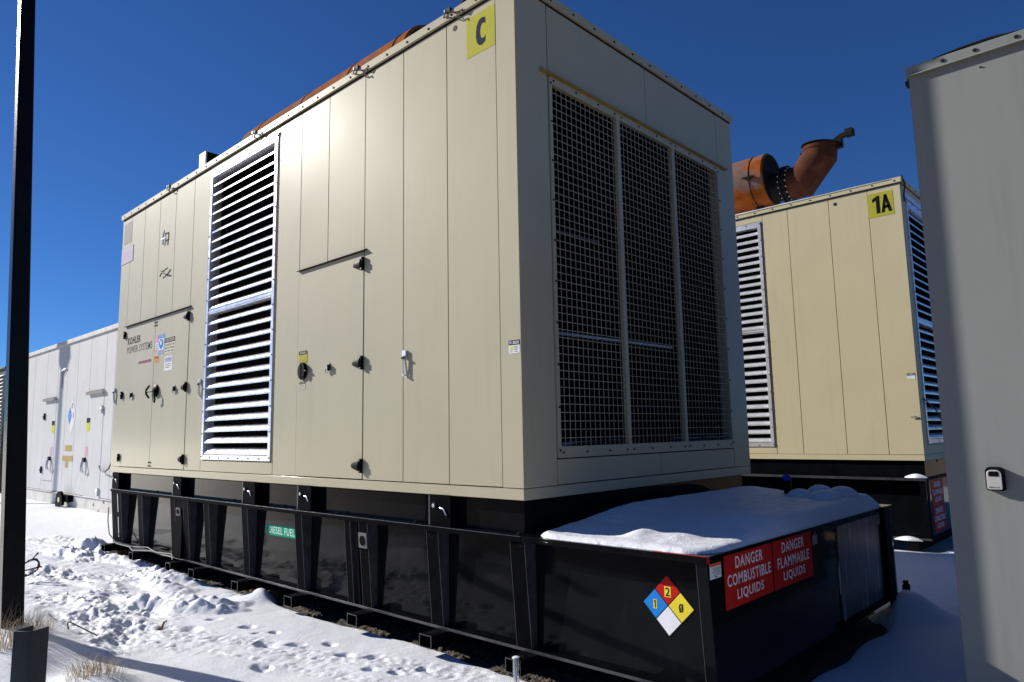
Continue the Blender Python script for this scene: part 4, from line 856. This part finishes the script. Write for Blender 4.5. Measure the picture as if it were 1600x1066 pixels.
b.build("chipped_paint", g4)
b = MB(); b.box(-17.0, -15.6, WY-.03, WY+.03, 1.78, 1.80, GALV) if False else b.tube([(-15.9, WY-.02, 1.65), (-15.9, WY-.02, 2.05), (-15.6, WY-.02, 2.08)], .02, GALV, 6); b.build("bracket", g4)
# louvred unit further left
g5 = thing("louvred_unit", "dark grey louvred unit beyond the black pole at the left edge", "enclosure", (-24, 1.5, -1.05))
b = MB(); b.box(-26.5, -21.75, WY+.05, WY+3, -1.08, 2.55, DGREY); b.build("wall", g5, .01)
b = MB(); b.box(-26.5, -21.72, WY-.0, WY+3.02, 2.551, 2.62, DGREY); b.build("roof_trim", g5, .005)
b = MB(); z = -.6
while z < 2.4: b.prism([(-26.3, WY+.049, z), (-26.3, WY-.02, z-.03), (-26.3, WY-.02, z-.025), (-26.3, WY+.049, z+.02)], (4.4, 0, 0), GALV); z += .11
b.build("louver", g5)

# ================================================================== POLES
pl = thing("light_pole", "tall black square steel pole at the left edge", "pole", (-3.32, -1.93, -1.0))
b = MB()
def ringq(z):
    t = (z+.914)/4.81; yr = -1.857+(-2.066+1.857)*t; wdt = .141+(.098-.141)*t; x = -3.25
    return [(x, yr, z), (x-wdt, yr, z), (x-wdt, yr-wdt, z), (x, yr-wdt, z)]
zs_ = [-1.15, 0, 1.5, 3, 5.2]; vs = []
for z in zs_: vs += ringq(z)
fs = [(i*4+j, i*4+(j+1) % 4, (i+1)*4+(j+1) % 4, (i+1)*4+j) for i in range(4) for j in range(4)]+[(3, 2, 1, 0), (16, 17, 18, 19)]
b.add(vs, fs, POLEM); b.build("shaft", pl, .012)
b = MB(); q = ringq(5.2); cx_, cy_ = sum(v[0] for v in q)/4, sum(v[1] for v in q)/4
b.box(cx_-.06, cx_+.06, cy_-.06, cy_+.06, 5.2, 5.23, POLEM); b.build("pole_cap", pl, .004)
st = MB(); a = R(28); ca, sa = math.cos(a), math.sin(a)
def rp(x, y): return (-1.835+.86*(x*ca-y*sa), -2.15+.86*(x*sa+y*ca))
sec = [(-.07, -.07), (.04, -.07), (.062, -.06), (.07, -.04), (.07, .07), (.062, .07), (.062, -.038), (.056, -.054), (.038, -.062), (-.062, -.062), (-.062, .07), (-.07, .07)]
st.prism([(*rp(x, y), -1.2) for x, y in sec], (0, 0, .572), DGREY)
sp = solo(st, "stub_post", "short slate grey steel post in front of the black pole", "post", (-1.84, -2.15, -1.2), bevel=.002)
# lamp standing beyond the left edge of the view; its shadow falls on the white enclosure
lp = thing("street_lamp", "grey yard lamp whose shadow falls on the white enclosure", "lamp", (-22.05, -.72, -1.05))
b = MB(); b.cyl((-22.05, -.72, -1.1), (-22.05, -.72, 5.6), .075, GALV, 14, .05); b.build("pole", lp)
b = MB(); b.prism([(-22.18, -.78, 5.25), (-22.2, -.78, 5.9), (-21.75, -.78, 5.9), (-21.62, -.78, 5.5), (-22.0, -.78, 5.1)], (0, .14, 0), GALV); b.build("lamp_head", lp)

# ================================================================== small things on the snow
def blade(mb, p, d, L, w, bend, m):
    p = Vector(p); d = Vector(d).normalized(); side = d.cross(Vector((0, 0, 1)));
    side = side.normalized() if side.length > .05 else Vector((1, 0, 0)); pts = []; n = 5
    for i in range(n+1):
        t = i/n; q = p+d*L*t+Vector((bend[0], bend[1], bend[2]))*t*t*L; pts.append((q, w*(1-t*.85)))
    vs = []
    for q, ww in pts: vs += [q-side*ww, q+side*ww]
    fs = [(2*i, 2*i+1, 2*i+3, 2*i+2) for i in range(n)]; mb.add(vs, fs, m)
def tuft(x, y, r, n, L, label, lean=(0, 0)):
    b = MB(); z = ground_at(x, y)-.01
    for i in range(n):
        a = random.random()*6.283; rr = r*math.sqrt(random.random()); px, py = x+rr*math.cos(a), y+rr*math.sin(a)
        d = (math.cos(a)*.5*random.random()+lean[0], math.sin(a)*.5*random.random()+lean[1], 1)
        blade(b, (px, py, ground_at(px, py)-.01), d, L*(.35+.65*random.random()), .0013+.001*random.random(), (random.uniform(-.5, .5), random.uniform(-.5, .5), -.4*random.random()), STRAW)
    return solo(b, "dry_grass", label, "grass", (x, y, z), "dry grass tufts in the snow")
tuft(-1.92, -1.80, .14, 260, .16, "dry straw grass tuft in the snow nearest the bottom left")
tuft(-1.72, -1.72, .06, 18, .26, "sparse tall dry stalks right of the nearest grass tuft", (.25, .05))
tuft(-3.22, -1.80, .12, 90, .24, "thin dry grass at the foot of the black pole")
tuft(-2.86, -2.0, .20, 260, .30, "shaded dry grass behind the short grey post", (0, .1))
b = MB(); z = ground_at(-2.96, -1.0); b.tube([(-3.02, -1.02, z+.0), (-2.99, -1.01, z+.018), (-2.965, -1.0, z+.03), (-2.955, -.99, z+.07), (-2.93, -.98, z+.085)], [.009, .011, .010, .008, .005], WOOD, 7)
solo(b, "twig", "short bent brown twig sticking out of the snow", "twig", (-2.98, -1.0, z))
b = MB(); z = ground_at(-3.25, -1.5); b.tube([(-3.31, -1.55, z-.03), (-3.32, -1.56, z+.07), (-3.305, -1.55, z+.078), (-3.0, -1.45, z+.01)], .005, SOOT_SHADE, 6)
solo(b, "bent_wire", "bent dark wire stuck in the snow right of the pole foot", "wire", (-3.3, -1.55, z))
b = MB(); z = ground_at(-5.4, -1.37)+.04; cx_, cy_ = -5.95, -1.22; z = ground_at(cx_, cy_)
pts = [(cx_-.1+.0, cy_-.1, z+.1)]
for i in range(26):
    t = i/25*2*math.pi*1.7; rr = .075+.02*math.sin(i*.9); pts.append((cx_-.02+rr*.55*math.cos(t), cy_+rr*math.cos(t)*.9, z+.15+rr*1.15*math.sin(t)))
b.tube(pts, .008, CABLEM, 7); b.tube([(cx_, cy_-.06, z+.2), (cx_+.0, cy_-.0, z+.22), (cx_+.02, cy_+.04, z+.27), (cx_+.03, cy_+.06, z+.30)], [.006, .006, .007, .012], CABLEM, 7)
b.tube([(cx_, cy_+.05, z+.14), (cx_, cy_+.09, z+.15), (cx_, cy_+.11, z+.145)], .010, RED, 7)
solo(b, "cable_coil", "coiled dark cable lying by the black pole", "cable", (cx_, cy_, z))

# lift everything so that the ground is at zero
for o in ROOTS: o.location.z += Z0
for o in bpy.data.objects:
    if "_o" in o: del o["_o"]
